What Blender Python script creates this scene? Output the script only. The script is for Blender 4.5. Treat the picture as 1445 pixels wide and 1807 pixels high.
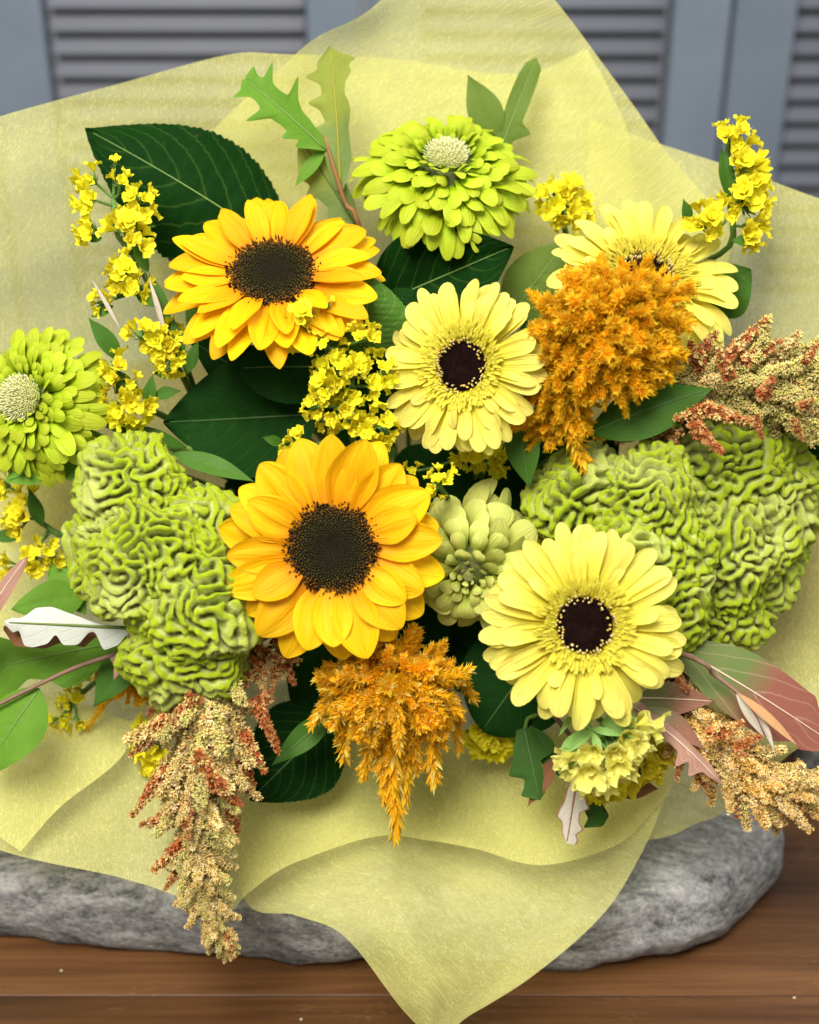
import bpy, bmesh, math, random
import numpy as np
from mathutils import Vector, Matrix

for _o in list(bpy.data.objects):
    bpy.data.objects.remove(_o)
scene = bpy.context.scene
COL = scene.collection

# ------------------------------------------------------------------ camera
PX = 0.00027            # metres per photograph pixel in the plane of focus
D0 = 0.70               # distance from camera to that plane
PITCH = math.radians(30)
FOC = Vector((0, 0, 0.25))
RT = Vector((1, 0, 0))
FW = Vector((0, math.cos(PITCH), -math.sin(PITCH)))
UP = Vector((0, math.sin(PITCH), math.cos(PITCH)))
NB = -FW
CAMPOS = FOC - FW * D0
cd = bpy.data.cameras.new('camera')
cam = bpy.data.objects.new('camera', cd)
COL.objects.link(cam)
cam.matrix_world = Matrix.Translation(CAMPOS) @ Matrix((RT, UP, NB)).transposed().to_4x4()
cd.sensor_fit = 'VERTICAL'
cd.sensor_height = 24.0
cd.lens = 24.0 * D0 / (1807 * PX)
cd.clip_start = 0.02
cd.clip_end = 50
cd.dof.use_dof = True
cd.dof.focus_distance = D0 - 0.005
cd.dof.aperture_fstop = 3.2
scene.camera = cam

# ------------------------------------------------------------------ light
world = bpy.data.worlds.new('World')
scene.world = world
world.use_nodes = True
bgn = world.node_tree.nodes['Background']
bgn.inputs[0].default_value = (1.0, 0.985, 0.96, 1)
bgn.inputs[1].default_value = 0.27


def area_lamp(name, loc, target, size, watts, col):
    ld = bpy.data.lights.new(name, 'AREA')
    ld.shape = 'DISK'
    ld.size = size
    ld.energy = watts
    ld.color = col
    o = bpy.data.objects.new(name, ld)
    COL.objects.link(o)
    o.location = loc
    d = (Vector(target) - Vector(loc)).normalized()
    o.rotation_euler = d.to_track_quat('-Z', 'Y').to_euler()
    return o


area_lamp('ceiling_lamp', (-0.35, -0.78, 1.70), (0, 0.05, 0.2), 1.0, 45, (1.0, 0.97, 0.92))
area_lamp('window_lamp', (0.9, 0.1, 1.5), (0, 0.15, 0.2), 0.9, 9, (0.95, 0.98, 1.0))

scene.view_settings.view_transform = 'Standard'
scene.view_settings.look = 'None'
scene.view_settings.exposure = 0.38
scene.view_settings.gamma = 1.0
scene.view_settings.use_curve_mapping = False
scene.cycles.max_bounces = 5
scene.cycles.diffuse_bounces = 3
scene.cycles.transparent_max_bounces = 10
scene.cycles.use_adaptive_sampling = True
scene.cycles.adaptive_threshold = 0.03
scene.cycles.use_denoising = True


# ------------------------------------------------------------------ helpers
def P(px, py, d=0.0):
    """a point of the place: seen at that photograph pixel, d metres in front of the plane of focus"""
    z = D0 - d
    k = PX * z / D0
    return CAMPOS + FW * z + RT * ((px - 722.5) * k) + UP * ((903.5 - py) * k)


def CV(x, y, z):
    return (RT * x + UP * y + NB * z)


def S(px, d=0.0):
    return px * PX * (D0 - d) / D0


def frame(n, hint=None):
    n = Vector(n).normalized()
    h = Vector(hint) if hint is not None else UP
    x = h.cross(n)
    if x.length < 1e-4:
        x = RT.copy()
    x.normalize()
    y = n.cross(x)
    return Matrix((x, y, n)).transposed()


def M4(loc, rot3, s=1.0):
    m = rot3.to_4x4() @ Matrix.Scale(s, 4) if s != 1.0 else rot3.to_4x4()
    return Matrix.Translation(loc) @ m


MW = {}


def thing(name, label, cat, M, group=None):
    o = bpy.data.objects.new(name, None)
    o.empty_display_size = 0.005
    COL.objects.link(o)
    o.matrix_basis = M
    o['label'] = label
    o['category'] = cat
    if group:
        o['group'] = group
    MW[o.name] = M.copy()
    return o


def link(name, me, parent=None, M=None, stuff=False):
    o = bpy.data.objects.new(name, me)
    COL.objects.link(o)
    if parent is not None:
        o.parent = parent
    if M is not None:
        o.matrix_basis = M
    if stuff:
        o['kind'] = 'stuff'
    MW[o.name] = (MW[parent.name] if parent is not None else Matrix.Identity(4)) @ (M if M is not None else Matrix.Identity(4))
    return o


def mesh(name, v, f, mat, uv=None, col=None, smooth=True):
    me = bpy.data.meshes.new(name)
    v = np.asarray(v, dtype=np.float32)
    me.from_pydata(v.tolist(), [], f if isinstance(f, list) else f.tolist())
    if smooth:
        me.polygons.foreach_set('use_smooth', np.ones(len(me.polygons), dtype=bool))
    if uv is not None:
        a = me.attributes.new('puv', 'FLOAT_VECTOR', 'POINT')
        uv = np.asarray(uv, dtype=np.float32)
        w = np.zeros((len(v), 3), np.float32)
        w[:, :uv.shape[1]] = uv
        a.data.foreach_set('vector', w.ravel())
    if col is not None:
        a = me.attributes.new('Col', 'FLOAT_COLOR', 'POINT')
        c = np.ones((len(v), 4), np.float32)
        col = np.asarray(col, dtype=np.float32)
        c[:, :col.shape[1]] = col
        a.data.foreach_set('color', c.ravel())
    me.materials.append(mat)
    me.update()
    return me


def grid_faces(nu, nv, off=0, closed=False):
    f = []
    for i in range(nu - 1):
        for j in range(nv if closed else nv - 1):
            a = off + i * nv + j
            b = off + i * nv + (j + 1) % nv
            f.append((a, b, b + nv, a + nv))
    return f


def catmull(pts, n):
    pts = [np.array(p, float) for p in pts]
    m = len(pts)
    out = []
    ext = [2 * pts[0] - pts[1]] + pts + [2 * pts[-1] - pts[-2]]
    for k in range(n):
        t = k / (n - 1) * (m - 1)
        i = min(int(t), m - 2)
        s = t - i
        p0, p1, p2, p3 = ext[i], ext[i + 1], ext[i + 2], ext[i + 3]
        out.append(0.5 * ((2 * p1) + (-p0 + p2) * s + (2 * p0 - 5 * p1 + 4 * p2 - p3) * s * s + (-p0 + 3 * p1 - 3 * p2 + p3) * s ** 3))
    return out


def tube_geo(pts, radii, seg=7, n=14):
    """world points -> verts, faces"""
    cp = catmull([tuple(p) for p in pts], n)
    rr = np.interp(np.linspace(0, 1, n), np.linspace(0, 1, len(radii)), radii)
    v, f = [], []
    prev = None
    for i in range(n):
        a = cp[min(i + 1, n - 1)] - cp[max(i - 1, 0)]
        t = Vector(a).normalized()
        if prev is None:
            x = t.orthogonal().normalized()
        else:
            x = (prev - t * prev.dot(t)).normalized()
        prev = x
        y = t.cross(x)
        for j in range(seg):
            an = 2 * math.pi * j / seg
            v.append(Vector(cp[i]) + (x * math.cos(an) + y * math.sin(an)) * rr[i])
    f = grid_faces(n, seg, closed=True)
    f.append(tuple(range(seg))[::-1])
    f.append(tuple((n - 1) * seg + j for j in range(seg)))
    return v, f


def tube(name, pts, radii, mat, parent, seg=7, n=14):
    inv = MW[parent.name].inverted() if parent is not None else Matrix.Identity(4)
    v, f = tube_geo(pts, radii, seg, n)
    return link(name, mesh(name, [tuple(inv @ p) for p in v], f, mat), parent)


# ------------------------------------------------------------------ materials
def nodes(name):
    m = bpy.data.materials.new(name)
    m.use_nodes = True
    nt = m.node_tree
    nt.nodes.clear()
    out = nt.nodes.new('ShaderNodeOutputMaterial')
    return m, nt, out


class NT:
    def __init__(self, name):
        self.m, self.t, self.out = nodes(name)

    def n(self, typ, ins=None, **kw):
        x = self.t.nodes.new(typ)
        for k, v in kw.items():
            setattr(x, k, v)
        if ins:
            for k, v in ins.items():
                if isinstance(v, bpy.types.NodeSocket):
                    self.t.links.new(v, x.inputs[k])
                else:
                    x.inputs[k].default_value = v
        return x

    def math(self, op, a, b=None, clamp=False):
        ins = {0: a}
        if b is not None:
            ins[1] = b
        return self.n('ShaderNodeMath', ins, operation=op, use_clamp=clamp).outputs[0]

    def mix(self, f, a, b, blend='MIX'):
        x = self.n('ShaderNodeMix', None, data_type='RGBA', blend_type=blend)
        for i, v in ((0, f), (6, a), (7, b)):
            if isinstance(v, bpy.types.NodeSocket):
                self.t.links.new(v, x.inputs[i])
            else:
                x.inputs[i].default_value = (tuple(v) + (1,))[:4] if i else v
        return x.outputs[2]

    def ramp(self, f, stops):
        x = self.n('ShaderNodeValToRGB', {0: f})
        cr = x.color_ramp
        while len(cr.elements) < len(stops):
            cr.elements.new(0.5)
        for e, (p, c) in zip(cr.elements, stops):
            e.position = p
            e.color = (tuple(c) + (1,))[:4] if not isinstance(c, (int, float)) else (c, c, c, 1)
        return x.outputs[0]

    def attr(self, name):
        return self.n('ShaderNodeAttribute', attribute_name=name).outputs

    def noise(self, vec, scale, detail=3, rough=0.55, dist=0.0):
        return self.n('ShaderNodeTexNoise', {'Vector': vec, 'Scale': scale, 'Detail': detail, 'Roughness': rough, 'Distortion': dist}).outputs[0]

    def mapping(self, vec, scale=(1, 1, 1), rot=(0, 0, 0), loc=(0, 0, 0)):
        return self.n('ShaderNodeMapping', {'Vector': vec, 'Scale': scale, 'Rotation': rot, 'Location': loc}).outputs[0]

    def surf(self, s):
        self.t.links.new(s, self.out.inputs[0])
        return self.m


def petal_mat(name, base, mid, tip, vary=0.10, transl=0.25, rough=0.5, streak=0.18, spec=0.14, ustop=(0.05, 0.4, 1.0)):
    t = NT(name)
    puv = t.attr('puv')[1]
    sep = t.n('ShaderNodeSeparateXYZ', {0: puv}).outputs
    c = t.ramp(sep[0], [(ustop[0], base), (ustop[1], mid), (ustop[2], tip)])
    rnd = t.n('ShaderNodeObjectInfo').outputs['Random']
    vec = t.n('ShaderNodeCombineXYZ', {0: t.math('MULTIPLY', sep[0], 1.5), 1: t.math('MULTIPLY', sep[1], 6.0), 2: t.math('MULTIPLY', rnd, 37.0)}).outputs[0]
    st = t.noise(vec, 1.0, 2, 0.6)
    br = t.math('ADD', t.math('MULTIPLY', t.math('SUBTRACT', st, 0.5), 2 * streak), t.math('MULTIPLY', t.math('SUBTRACT', rnd, 0.5), 2 * vary))
    hs = t.n('ShaderNodeHueSaturation', {'Color': c, 'Value': t.math('ADD', br, 1.0), 'Hue': t.math('ADD', t.math('MULTIPLY', t.math('SUBTRACT', rnd, 0.5), 0.016), 0.5)}).outputs[0]
    bump = t.n('ShaderNodeBump', {'Height': st, 'Strength': 0.6, 'Distance': 0.0012}).outputs[0]
    b = t.n('ShaderNodeBsdfPrincipled', {'Base Color': hs, 'Roughness': rough, 'Specular IOR Level': spec, 'Normal': bump}).outputs[0]
    tr = t.n('ShaderNodeBsdfTranslucent', {'Color': hs}).outputs[0]
    return t.surf(t.n('ShaderNodeMixShader', {0: transl, 1: b, 2: tr}).outputs[0])


def col_mat(name, transl=0.15, rough=0.6, vary=0.12, spec=0.25, noise_scale=900.0, noise_amt=0.2, sheen=0.0):
    """colour held per piece in the mesh itself"""
    t = NT(name)
    c = t.attr('Col')[0]
    rnd = t.n('ShaderNodeObjectInfo').outputs['Random']
    co = t.n('ShaderNodeTexCoord').outputs['Object']
    nz = t.noise(co, noise_scale, 2)
    val = t.math('ADD', 1.0, t.math('ADD', t.math('MULTIPLY', t.math('SUBTRACT', rnd, 0.5), 2 * vary), t.math('MULTIPLY', t.math('SUBTRACT', nz, 0.5), 2 * noise_amt)))
    hs = t.n('ShaderNodeHueSaturation', {'Color': c, 'Value': val}).outputs[0]
    b = t.n('ShaderNodeBsdfPrincipled', {'Base Color': hs, 'Roughness': rough, 'Specular IOR Level': spec, 'Sheen Weight': sheen}).outputs[0]
    if transl <= 0:
        return t.surf(b)
    tr = t.n('ShaderNodeBsdfTranslucent', {'Color': hs}).outputs[0]
    return t.surf(t.n('ShaderNodeMixShader', {0: transl, 1: b, 2: tr}).outputs[0])


def leaf_mat(name, c1, c2, vein, veins=8.0, slant=0.35, vstr=0.6, rough=0.42, transl=0.12, tipcol=None, rim=None, back=None, spec=0.07, bumpd=0.0012):
    t = NT(name)
    puv = t.attr('puv')[1]
    sep = t.n('ShaderNodeSeparateXYZ', {0: puv}).outputs
    u, v = sep[0], sep[1]
    av = t.math('ABSOLUTE', v)
    co = t.n('ShaderNodeTexCoord').outputs['Object']
    nz = t.noise(co, 60, 4)
    c = t.mix(nz, c1, c2)
    if tipcol is not None:
        k = t.ramp(t.math('ADD', u, t.math('MULTIPLY', t.math('SUBTRACT', nz, 0.5), 0.5)), [(0.3, 0.0), (0.6, 1.0)])
        c = t.mix(k, c, tipcol)
    wob = t.math('MULTIPLY', t.math('SUBTRACT', t.noise(co, 90, 2), 0.5), 0.35)
    ph = t.math('ADD', t.math('MULTIPLY', t.math('SUBTRACT', u, t.math('MULTIPLY', t.math('POWER', av, 1.3), slant)), veins), wob)
    tri = t.math('PINGPONG', ph, 0.5)
    line = t.ramp(tri, [(0.0, 1.0), (0.05, 0.25), (0.11, 0.0)])
    # fine net between the side veins
    vo = t.n('ShaderNodeTexVoronoi', {'Vector': co, 'Scale': 330.0}, feature='DISTANCE_TO_EDGE').outputs[0]
    net = t.ramp(vo, [(0.0, 1.0), (0.08, 0.0)])
    k = t.math('ADD', t.math('MULTIPLY', line, vstr), t.math('MULTIPLY', net, vstr * 0.06), clamp=True)
    c = t.mix(k, c, vein)
    spot = t.ramp(t.noise(co, 210, 4, 0.7), [(0.66, 0.0), (0.74, 1.0)])
    c = t.mix(t.math('MULTIPLY', spot, 0.25), c, (0.16, 0.11, 0.03))
    if rim is not None:
        c = t.mix(t.ramp(av, [(0.80, 0.0), (0.95, 1.0)]), c, rim)
    hgt = t.math('SUBTRACT', 1.0, t.math('MAXIMUM', line, t.math('MULTIPLY', net, 0.12)))
    bump = t.n('ShaderNodeBump', {'Height': hgt, 'Strength': 0.22, 'Distance': bumpd}).outputs[0]
    if back is not None:
        g = t.n('ShaderNodeNewGeometry').outputs['Backfacing']
        c = t.mix(g, c, back)
    b = t.n('ShaderNodeBsdfPrincipled', {'Base Color': c, 'Roughness': rough, 'Specular IOR Level': spec, 'Normal': bump}).outputs[0]
    tr = t.n('ShaderNodeBsdfTranslucent', {'Color': c}).outputs[0]
    return t.surf(t.n('ShaderNodeMixShader', {0: transl, 1: b, 2: tr}).outputs[0])


def plain(name, c, rough=0.6, c2=None, scale=80.0, spec=0.3, transl=0.0):
    t = NT(name)
    col = (tuple(c) + (1,))[:4]
    if c2 is not None:
        co = t.n('ShaderNodeTexCoord').outputs['Object']
        col = t.mix(t.noise(co, scale, 4), c, c2)
    b = t.n('ShaderNodeBsdfPrincipled', {'Base Color': col, 'Roughness': rough, 'Specular IOR Level': spec}).outputs[0]
    if transl:
        tr = t.n('ShaderNodeBsdfTranslucent', {'Color': col}).outputs[0]
        b = t.n('ShaderNodeMixShader', {0: transl, 1: b, 2: tr}).outputs[0]
    return t.surf(b)


def paper_mat(name, c, opac=0.80, seed=0.0):
    t = NT(name)
    uv = t.attr('puv')[1]
    lines = None
    for i, (rot, sc) in enumerate(((0.5, 300), (2.0, 270))):
        vv = t.mapping(uv, scale=(0.42, 1.0, 1.0), rot=(0, 0, rot), loc=(i * 3.1, i * 1.7, 0))
        nz = t.noise(vv, sc, 1, 0.5, 2.2)
        l = t.math('SUBTRACT', 1.0, t.math('MULTIPLY', t.math('ABSOLUTE', t.math('SUBTRACT', nz, 0.5)), 30.0), clamp=True)
        lines = l if lines is None else t.math('MAXIMUM', lines, l)
    cloud = t.noise(uv, 34, 3, 0.6)
    dens = t.math('ADD', t.math('MULTIPLY', lines, 0.20), t.math('MULTIPLY', t.math('SUBTRACT', cloud, 0.5), 0.16))
    alpha = t.math('ADD', dens, opac - 0.08, clamp=True)
    col = t.mix(lines, tuple(x * 0.97 for x in c), tuple(min(1, x * 1.03 + 0.01) for x in c))
    bump = t.n('ShaderNodeBump', {'Height': lines, 'Strength': 0.10, 'Distance': 0.0003}).outputs[0]
    d = t.n('ShaderNodeBsdfDiffuse', {'Color': col, 'Normal': bump}).outputs[0]
    tr = t.n('ShaderNodeBsdfTranslucent', {'Color': col}).outputs[0]
    b = t.n('ShaderNodeMixShader', {0: 0.45, 1: d, 2: tr}).outputs[0]
    tp = t.n('ShaderNodeBsdfTransparent').outputs[0]
    return t.surf(t.n('ShaderNodeMixShader', {0: alpha, 1: tp, 2: b}).outputs[0])


def wood_mat(name):
    t = NT(name)
    co = t.n('ShaderNodeTexCoord').outputs['Object']
    rnd = t.n('ShaderNodeObjectInfo').outputs['Random']
    off = t.n('ShaderNodeCombineXYZ', {0: t.math('MULTIPLY', rnd, 9.0), 1: t.math('MULTIPLY', rnd, 3.0), 2: 0.0}).outputs[0]
    p = t.n('ShaderNodeVectorMath', {0: co, 1: off}, operation='ADD').outputs[0]
    g1 = t.noise(t.mapping(p, scale=(2.2, 38, 38)), 1.0, 5, 0.6, 0.6)
    g2 = t.noise(t.mapping(p, scale=(9, 330, 330)), 1.0, 3, 0.6)
    f = t.math('ADD', t.math('MULTIPLY', g1, 0.75), t.math('MULTIPLY', g2, 0.25))
    c = t.ramp(f, [(0.30, (0.026, 0.010, 0.003)), (0.48, (0.082, 0.033, 0.010)), (0.60, (0.130, 0.056, 0.017)), (0.75, (0.19, 0.088, 0.029))])
    # pale scratches
    s = t.noise(t.mapping(co, scale=(1.0, 5.0, 1), rot=(0, 0, 0.5)), 30, 2, 0.4, 2.0)
    sl = t.ramp(t.math('ABSOLUTE', t.math('SUBTRACT', s, 0.5)), [(0.0, 1.0), (0.008, 0.0)])
    patch = t.ramp(t.noise(co, 14, 2), [(0.5, 0.0), (0.65, 1.0)])
    c = t.mix(t.math('MULTIPLY', t.math('MULTIPLY', sl, patch), 0.35), c, (0.42, 0.25, 0.12))
    rg = t.ramp(g1, [(0.3, 0.34), (0.7, 0.5)])
    bump = t.n('ShaderNodeBump', {'Height': f, 'Strength': 0.25, 'Distance': 0.001}).outputs[0]
    return t.surf(t.n('ShaderNodeBsdfPrincipled', {'Base Color': c, 'Roughness': rg, 'Specular IOR Level': 0.4, 'Normal': bump}).outputs[0])


def stone_mat(name, dark=1.0):
    t = NT(name)
    co = t.n('ShaderNodeTexCoord').outputs['Object']
    wv = t.noise(co, 9, 1)
    p = t.n('ShaderNodeVectorMath', {0: co, 1: t.n('ShaderNodeCombineXYZ', {0: 0.0, 1: t.math('MULTIPLY', wv, 0.05), 2: t.math('MULTIPLY', wv, 0.03)}).outputs[0]}, operation='ADD').outputs[0]
    a = t.noise(t.mapping(p, scale=(30, 90, 90)), 1.0, 6, 0.62, 0.3)
    b = t.noise(t.mapping(p, scale=(150, 330, 330)), 1.0, 4, 0.7)
    c0 = t.noise(co, 420, 3, 0.75)
    f = t.math('ADD', t.math('ADD', t.math('MULTIPLY', a, 0.44), t.math('MULTIPLY', b, 0.30)), t.math('MULTIPLY', c0, 0.26))
    c = t.ramp(f, [(0.38, (0.07, 0.07, 0.07)), (0.45, (0.19, 0.188, 0.182)), (0.51, (0.30, 0.296, 0.284)), (0.60, (0.50, 0.49, 0.47))])
    bump = t.n('ShaderNodeBump', {'Height': f, 'Strength': 0.8, 'Distance': 0.003}).outputs[0]
    return t.surf(t.n('ShaderNodeBsdfPrincipled', {'Base Color': c, 'Roughness': 0.85, 'Specular IOR Level': 0.15, 'Normal': bump}).outputs[0])


def paint_mat(name, c1, c2):
    t = NT(name)
    co = t.n('ShaderNodeTexCoord').outputs['Object']
    rnd = t.n('ShaderNodeObjectInfo').outputs['Random']
    nz = t.noise(t.mapping(co, scale=(9, 9, 9)), 1.0, 4, 0.6, 0.5)
    st = t.noise(t.mapping(co, scale=(60, 60, 4)), 1.0, 3)
    c = t.mix(t.math('ADD', t.math('MULTIPLY', nz, 0.7), t.math('MULTIPLY', st, 0.3)), c1, c2)
    hs = t.n('ShaderNodeHueSaturation', {'Color': c, 'Value': t.math('ADD', 0.92, t.math('MULTIPLY', rnd, 0.16))}).outputs[0]
    return t.surf(t.n('ShaderNodeBsdfPrincipled', {'Base Color': hs, 'Roughness': 0.5, 'Specular IOR Level': 0.4}).outputs[0])


MAT = {}
MAT['wood'] = wood_mat('brown_wood')
MAT['stone'] = stone_mat('grey_stone')
MAT['slat'] = paint_mat('grey_slat_paint', (0.066, 0.075, 0.098), (0.104, 0.110, 0.134))
MAT['stile'] = paint_mat('blue_grey_paint', (0.10, 0.135, 0.18), (0.19, 0.22, 0.26))
MAT['backing'] = plain('shutter_shadow_board', (0.24, 0.28, 0.33), 0.8)
MAT['paper'] = paper_mat('yellow_fleece_paper', (0.96, 0.935, 0.32), 0.62)
MAT['sun'] = petal_mat('sunflower_petal', (0.80, 0.31, 0.003), (0.84, 0.46, 0.003), (0.87, 0.52, 0.005), 0.10, 0.30, 0.55, 0.24)
MAT['ger'] = petal_mat('gerbera_petal', (0.79, 0.67, 0.03), (0.82, 0.72, 0.08), (0.85, 0.77, 0.17), 0.07, 0.32, 0.55, 0.22)
MAT['zin'] = petal_mat('lime_zinnia_petal', (0.18, 0.32, 0.005), (0.36, 0.49, 0.010), (0.50, 0.58, 0.03), 0.16, 0.25, 0.45, 0.16)
MAT['zinpale'] = petal_mat('pale_zinnia_petal', (0.34, 0.40, 0.04), (0.48, 0.52, 0.085), (0.60, 0.62, 0.16), 0.14, 0.25, 0.5, 0.14)
MAT['sta'] = petal_mat('statice_floret', (0.66, 0.60, 0.01), (0.90, 0.78, 0.012), (0.95, 0.86, 0.04), 0.12, 0.3, 0.6, 0.2)
MAT['stapale'] = petal_mat('pale_statice_floret', (0.66, 0.66, 0.06), (0.90, 0.84, 0.12), (0.94, 0.90, 0.24), 0.08, 0.3, 0.6, 0.2)
MAT['seed'] = col_mat('flower_disc_florets', 0.0, 0.75, 0.0, 0.06, 900, 0.3)
MAT['plume'] = col_mat('orange_plume', 0.55, 0.6, 0.14, 0.2, 500, 0.15)
MAT['amar'] = col_mat('amaranth_floret', 0.12, 0.65, 0.14, 0.25, 700, 0.2)
MAT['stem'] = plain('green_stem', (0.075, 0.16, 0.022), 0.5, (0.14, 0.24, 0.04), 120)
MAT['twig'] = plain('brown_twig', (0.16, 0.085, 0.05), 0.6, (0.26, 0.16, 0.11), 200)
MAT['redtwig'] = plain('red_brown_twig', (0.22, 0.085, 0.03), 0.55, (0.30, 0.15, 0.05), 150)
MAT['calyx'] = plain('statice_green', (0.07, 0.17, 0.03), 0.6, (0.17, 0.30, 0.06), 300, transl=0.1)
MAT['calyxlight'] = plain('light_statice_green', (0.16, 0.34, 0.06), 0.6, (0.30, 0.48, 0.13), 300, transl=0.15)
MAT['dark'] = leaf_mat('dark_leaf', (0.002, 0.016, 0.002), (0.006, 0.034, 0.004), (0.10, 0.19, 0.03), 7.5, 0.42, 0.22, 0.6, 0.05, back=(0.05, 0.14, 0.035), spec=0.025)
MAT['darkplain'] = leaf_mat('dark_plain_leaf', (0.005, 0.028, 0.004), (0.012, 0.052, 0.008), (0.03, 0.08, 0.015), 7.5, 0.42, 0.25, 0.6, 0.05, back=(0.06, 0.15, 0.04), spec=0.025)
MAT['midleaf'] = leaf_mat('mid_green_leaf', (0.045, 0.125, 0.015), (0.085, 0.19, 0.026), (0.20, 0.32, 0.08), 7.0, 0.40, 0.45, 0.45, 0.15)
MAT['lance'] = leaf_mat('lance_leaf', (0.030, 0.095, 0.010), (0.065, 0.15, 0.018), (0.12, 0.24, 0.06), 12.0, 0.5, 0.25, 0.45, 0.15)
MAT['lobe'] = leaf_mat('lobed_leaf', (0.085, 0.20, 0.018), (0.15, 0.30, 0.03), (0.26, 0.46, 0.12), 7.0, 0.35, 0.12, 0.5, 0.2, back=(0.36, 0.42, 0.22))
MAT['lobegrey'] = leaf_mat('grey_green_lobed_leaf', (0.15, 0.22, 0.06), (0.22, 0.29, 0.095), (0.30, 0.34, 0.06), 7.0, 0.35, 0.12, 0.55, 0.2, tipcol=(0.24, 0.28, 0.045))
MAT['lobedark'] = leaf_mat('dark_lobed_leaf', (0.025, 0.075, 0.010), (0.05, 0.12, 0.018), (0.09, 0.17, 0.035), 7.0, 0.35, 0.12, 0.5, 0.12)
MAT['olive'] = leaf_mat('olive_lobed_leaf', (0.10, 0.16, 0.025), (0.15, 0.22, 0.04), (0.24, 0.30, 0.08), 7.0, 0.35, 0.12, 0.5, 0.25)
MAT['white'] = leaf_mat('white_leaf_underside', (0.52, 0.54, 0.46), (0.62, 0.63, 0.56), (0.48, 0.52, 0.34), 5.0, 0.4, 0.4, 0.7, 0.15)
MAT['silver'] = leaf_mat('silvery_leaf_underside', (0.42, 0.38, 0.30), (0.54, 0.50, 0.40), (0.40, 0.28, 0.18), 5.0, 0.4, 0.5, 0.7, 0.12, rim=(0.22, 0.09, 0.045))
MAT['brownleaf'] = leaf_mat('brown_leaf', (0.17, 0.075, 0.028), (0.24, 0.11, 0.05), (0.3, 0.16, 0.09), 6.0, 0.4, 0.3, 0.6, 0.1)
MAT['pink'] = leaf_mat('pink_brown_leaf', (0.30, 0.15, 0.105), (0.40, 0.22, 0.16), (0.62, 0.48, 0.38), 5.0, 0.45, 0.55, 0.55, 0.15)
MAT['redgreen'] = leaf_mat('red_green_leaf', (0.10, 0.16, 0.035), (0.15, 0.17, 0.06), (0.46, 0.32, 0.23), 4.2, 0.5, 0.38, 0.5, 0.12, tipcol=(0.24, 0.085, 0.06))
MAT['greyred'] = leaf_mat('grey_red_leaf', (0.17, 0.18, 0.08), (0.24, 0.23, 0.11), (0.36, 0.34, 0.2), 6, 0.45, 0.4, 0.6, 0.12, tipcol=(0.26, 0.12, 0.075))
MAT['dry'] = leaf_mat('dry_leaf', (0.52, 0.27, 0.11), (0.62, 0.40, 0.20), (0.40, 0.18, 0.08), 5, 0.45, 0.3, 0.6, 0.2)


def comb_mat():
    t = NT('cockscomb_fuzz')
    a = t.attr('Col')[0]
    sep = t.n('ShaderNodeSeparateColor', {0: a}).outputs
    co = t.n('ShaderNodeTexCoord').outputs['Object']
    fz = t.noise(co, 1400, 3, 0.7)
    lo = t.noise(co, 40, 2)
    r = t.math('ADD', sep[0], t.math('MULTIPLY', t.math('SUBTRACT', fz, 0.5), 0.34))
    c = t.ramp(r, [(0.04, (0.12, 0.17, 0.010)), (0.28, (0.27, 0.33, 0.035)), (0.50, (0.52, 0.56, 0.17)), (0.70, (0.38, 0.47, 0.018)), (0.88, (0.34, 0.44, 0.006))])  # deep green valleys, with shade between the folds put into the colour
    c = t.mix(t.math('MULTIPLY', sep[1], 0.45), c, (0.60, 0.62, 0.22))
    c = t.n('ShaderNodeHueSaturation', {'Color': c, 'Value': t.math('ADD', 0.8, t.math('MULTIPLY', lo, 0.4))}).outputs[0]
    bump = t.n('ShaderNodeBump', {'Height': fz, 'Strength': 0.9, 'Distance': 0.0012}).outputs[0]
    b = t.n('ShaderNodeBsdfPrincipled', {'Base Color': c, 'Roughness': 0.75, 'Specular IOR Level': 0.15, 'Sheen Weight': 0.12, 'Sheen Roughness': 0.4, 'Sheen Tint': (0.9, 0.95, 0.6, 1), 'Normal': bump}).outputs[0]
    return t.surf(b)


MAT['comb'] = comb_mat()


# ------------------------------------------------------------------ setting
def box_mesh(name, sx, sy, sz, mat, bev=0.0, seg=2):
    bm = bmesh.new()
    bmesh.ops.create_cube(bm, size=1.0)
    bmesh.ops.scale(bm, vec=(sx, sy, sz), verts=bm.verts)
    if bev:
        bmesh.ops.bevel(bm, geom=bm.edges[:], offset=bev, segments=seg, profile=0.5, affect='EDGES')
    me = bpy.data.meshes.new(name)
    bm.to_mesh(me)
    bm.free()
    me.materials.append(mat)
    return me


def vnoise(p, k, seed, n=10):
    """smooth random field from plane waves of wave number about k"""
    rs = np.random.RandomState(seed)
    f = np.zeros(len(p))
    for i in range(n):
        d = rs.normal(size=3)
        d /= np.linalg.norm(d)
        f += np.cos(p @ (d * k * rs.uniform(0.6, 1.4)) + rs.uniform(0, 6.28))
    return f / math.sqrt(n / 2)


table = bpy.data.objects.new('table_top', None)
COL.objects.link(table)
table['kind'] = 'structure'
table['label'] = 'brown wooden table of long planks under the bouquet'
MW[table.name] = Matrix.Identity(4)
pl_mesh = box_mesh('plank', 2.6, 0.0996, 0.03, MAT['wood'], 0.0006, 1)
for i in range(10):
    o = link('plank', pl_mesh, table, Matrix.Translation((0.05 * ((i * 7) % 5), -0.0195 + 0.1 * (i - 2) - 0.0005, -0.015 + 0.0003 * ((i * 3) % 3))))


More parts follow.
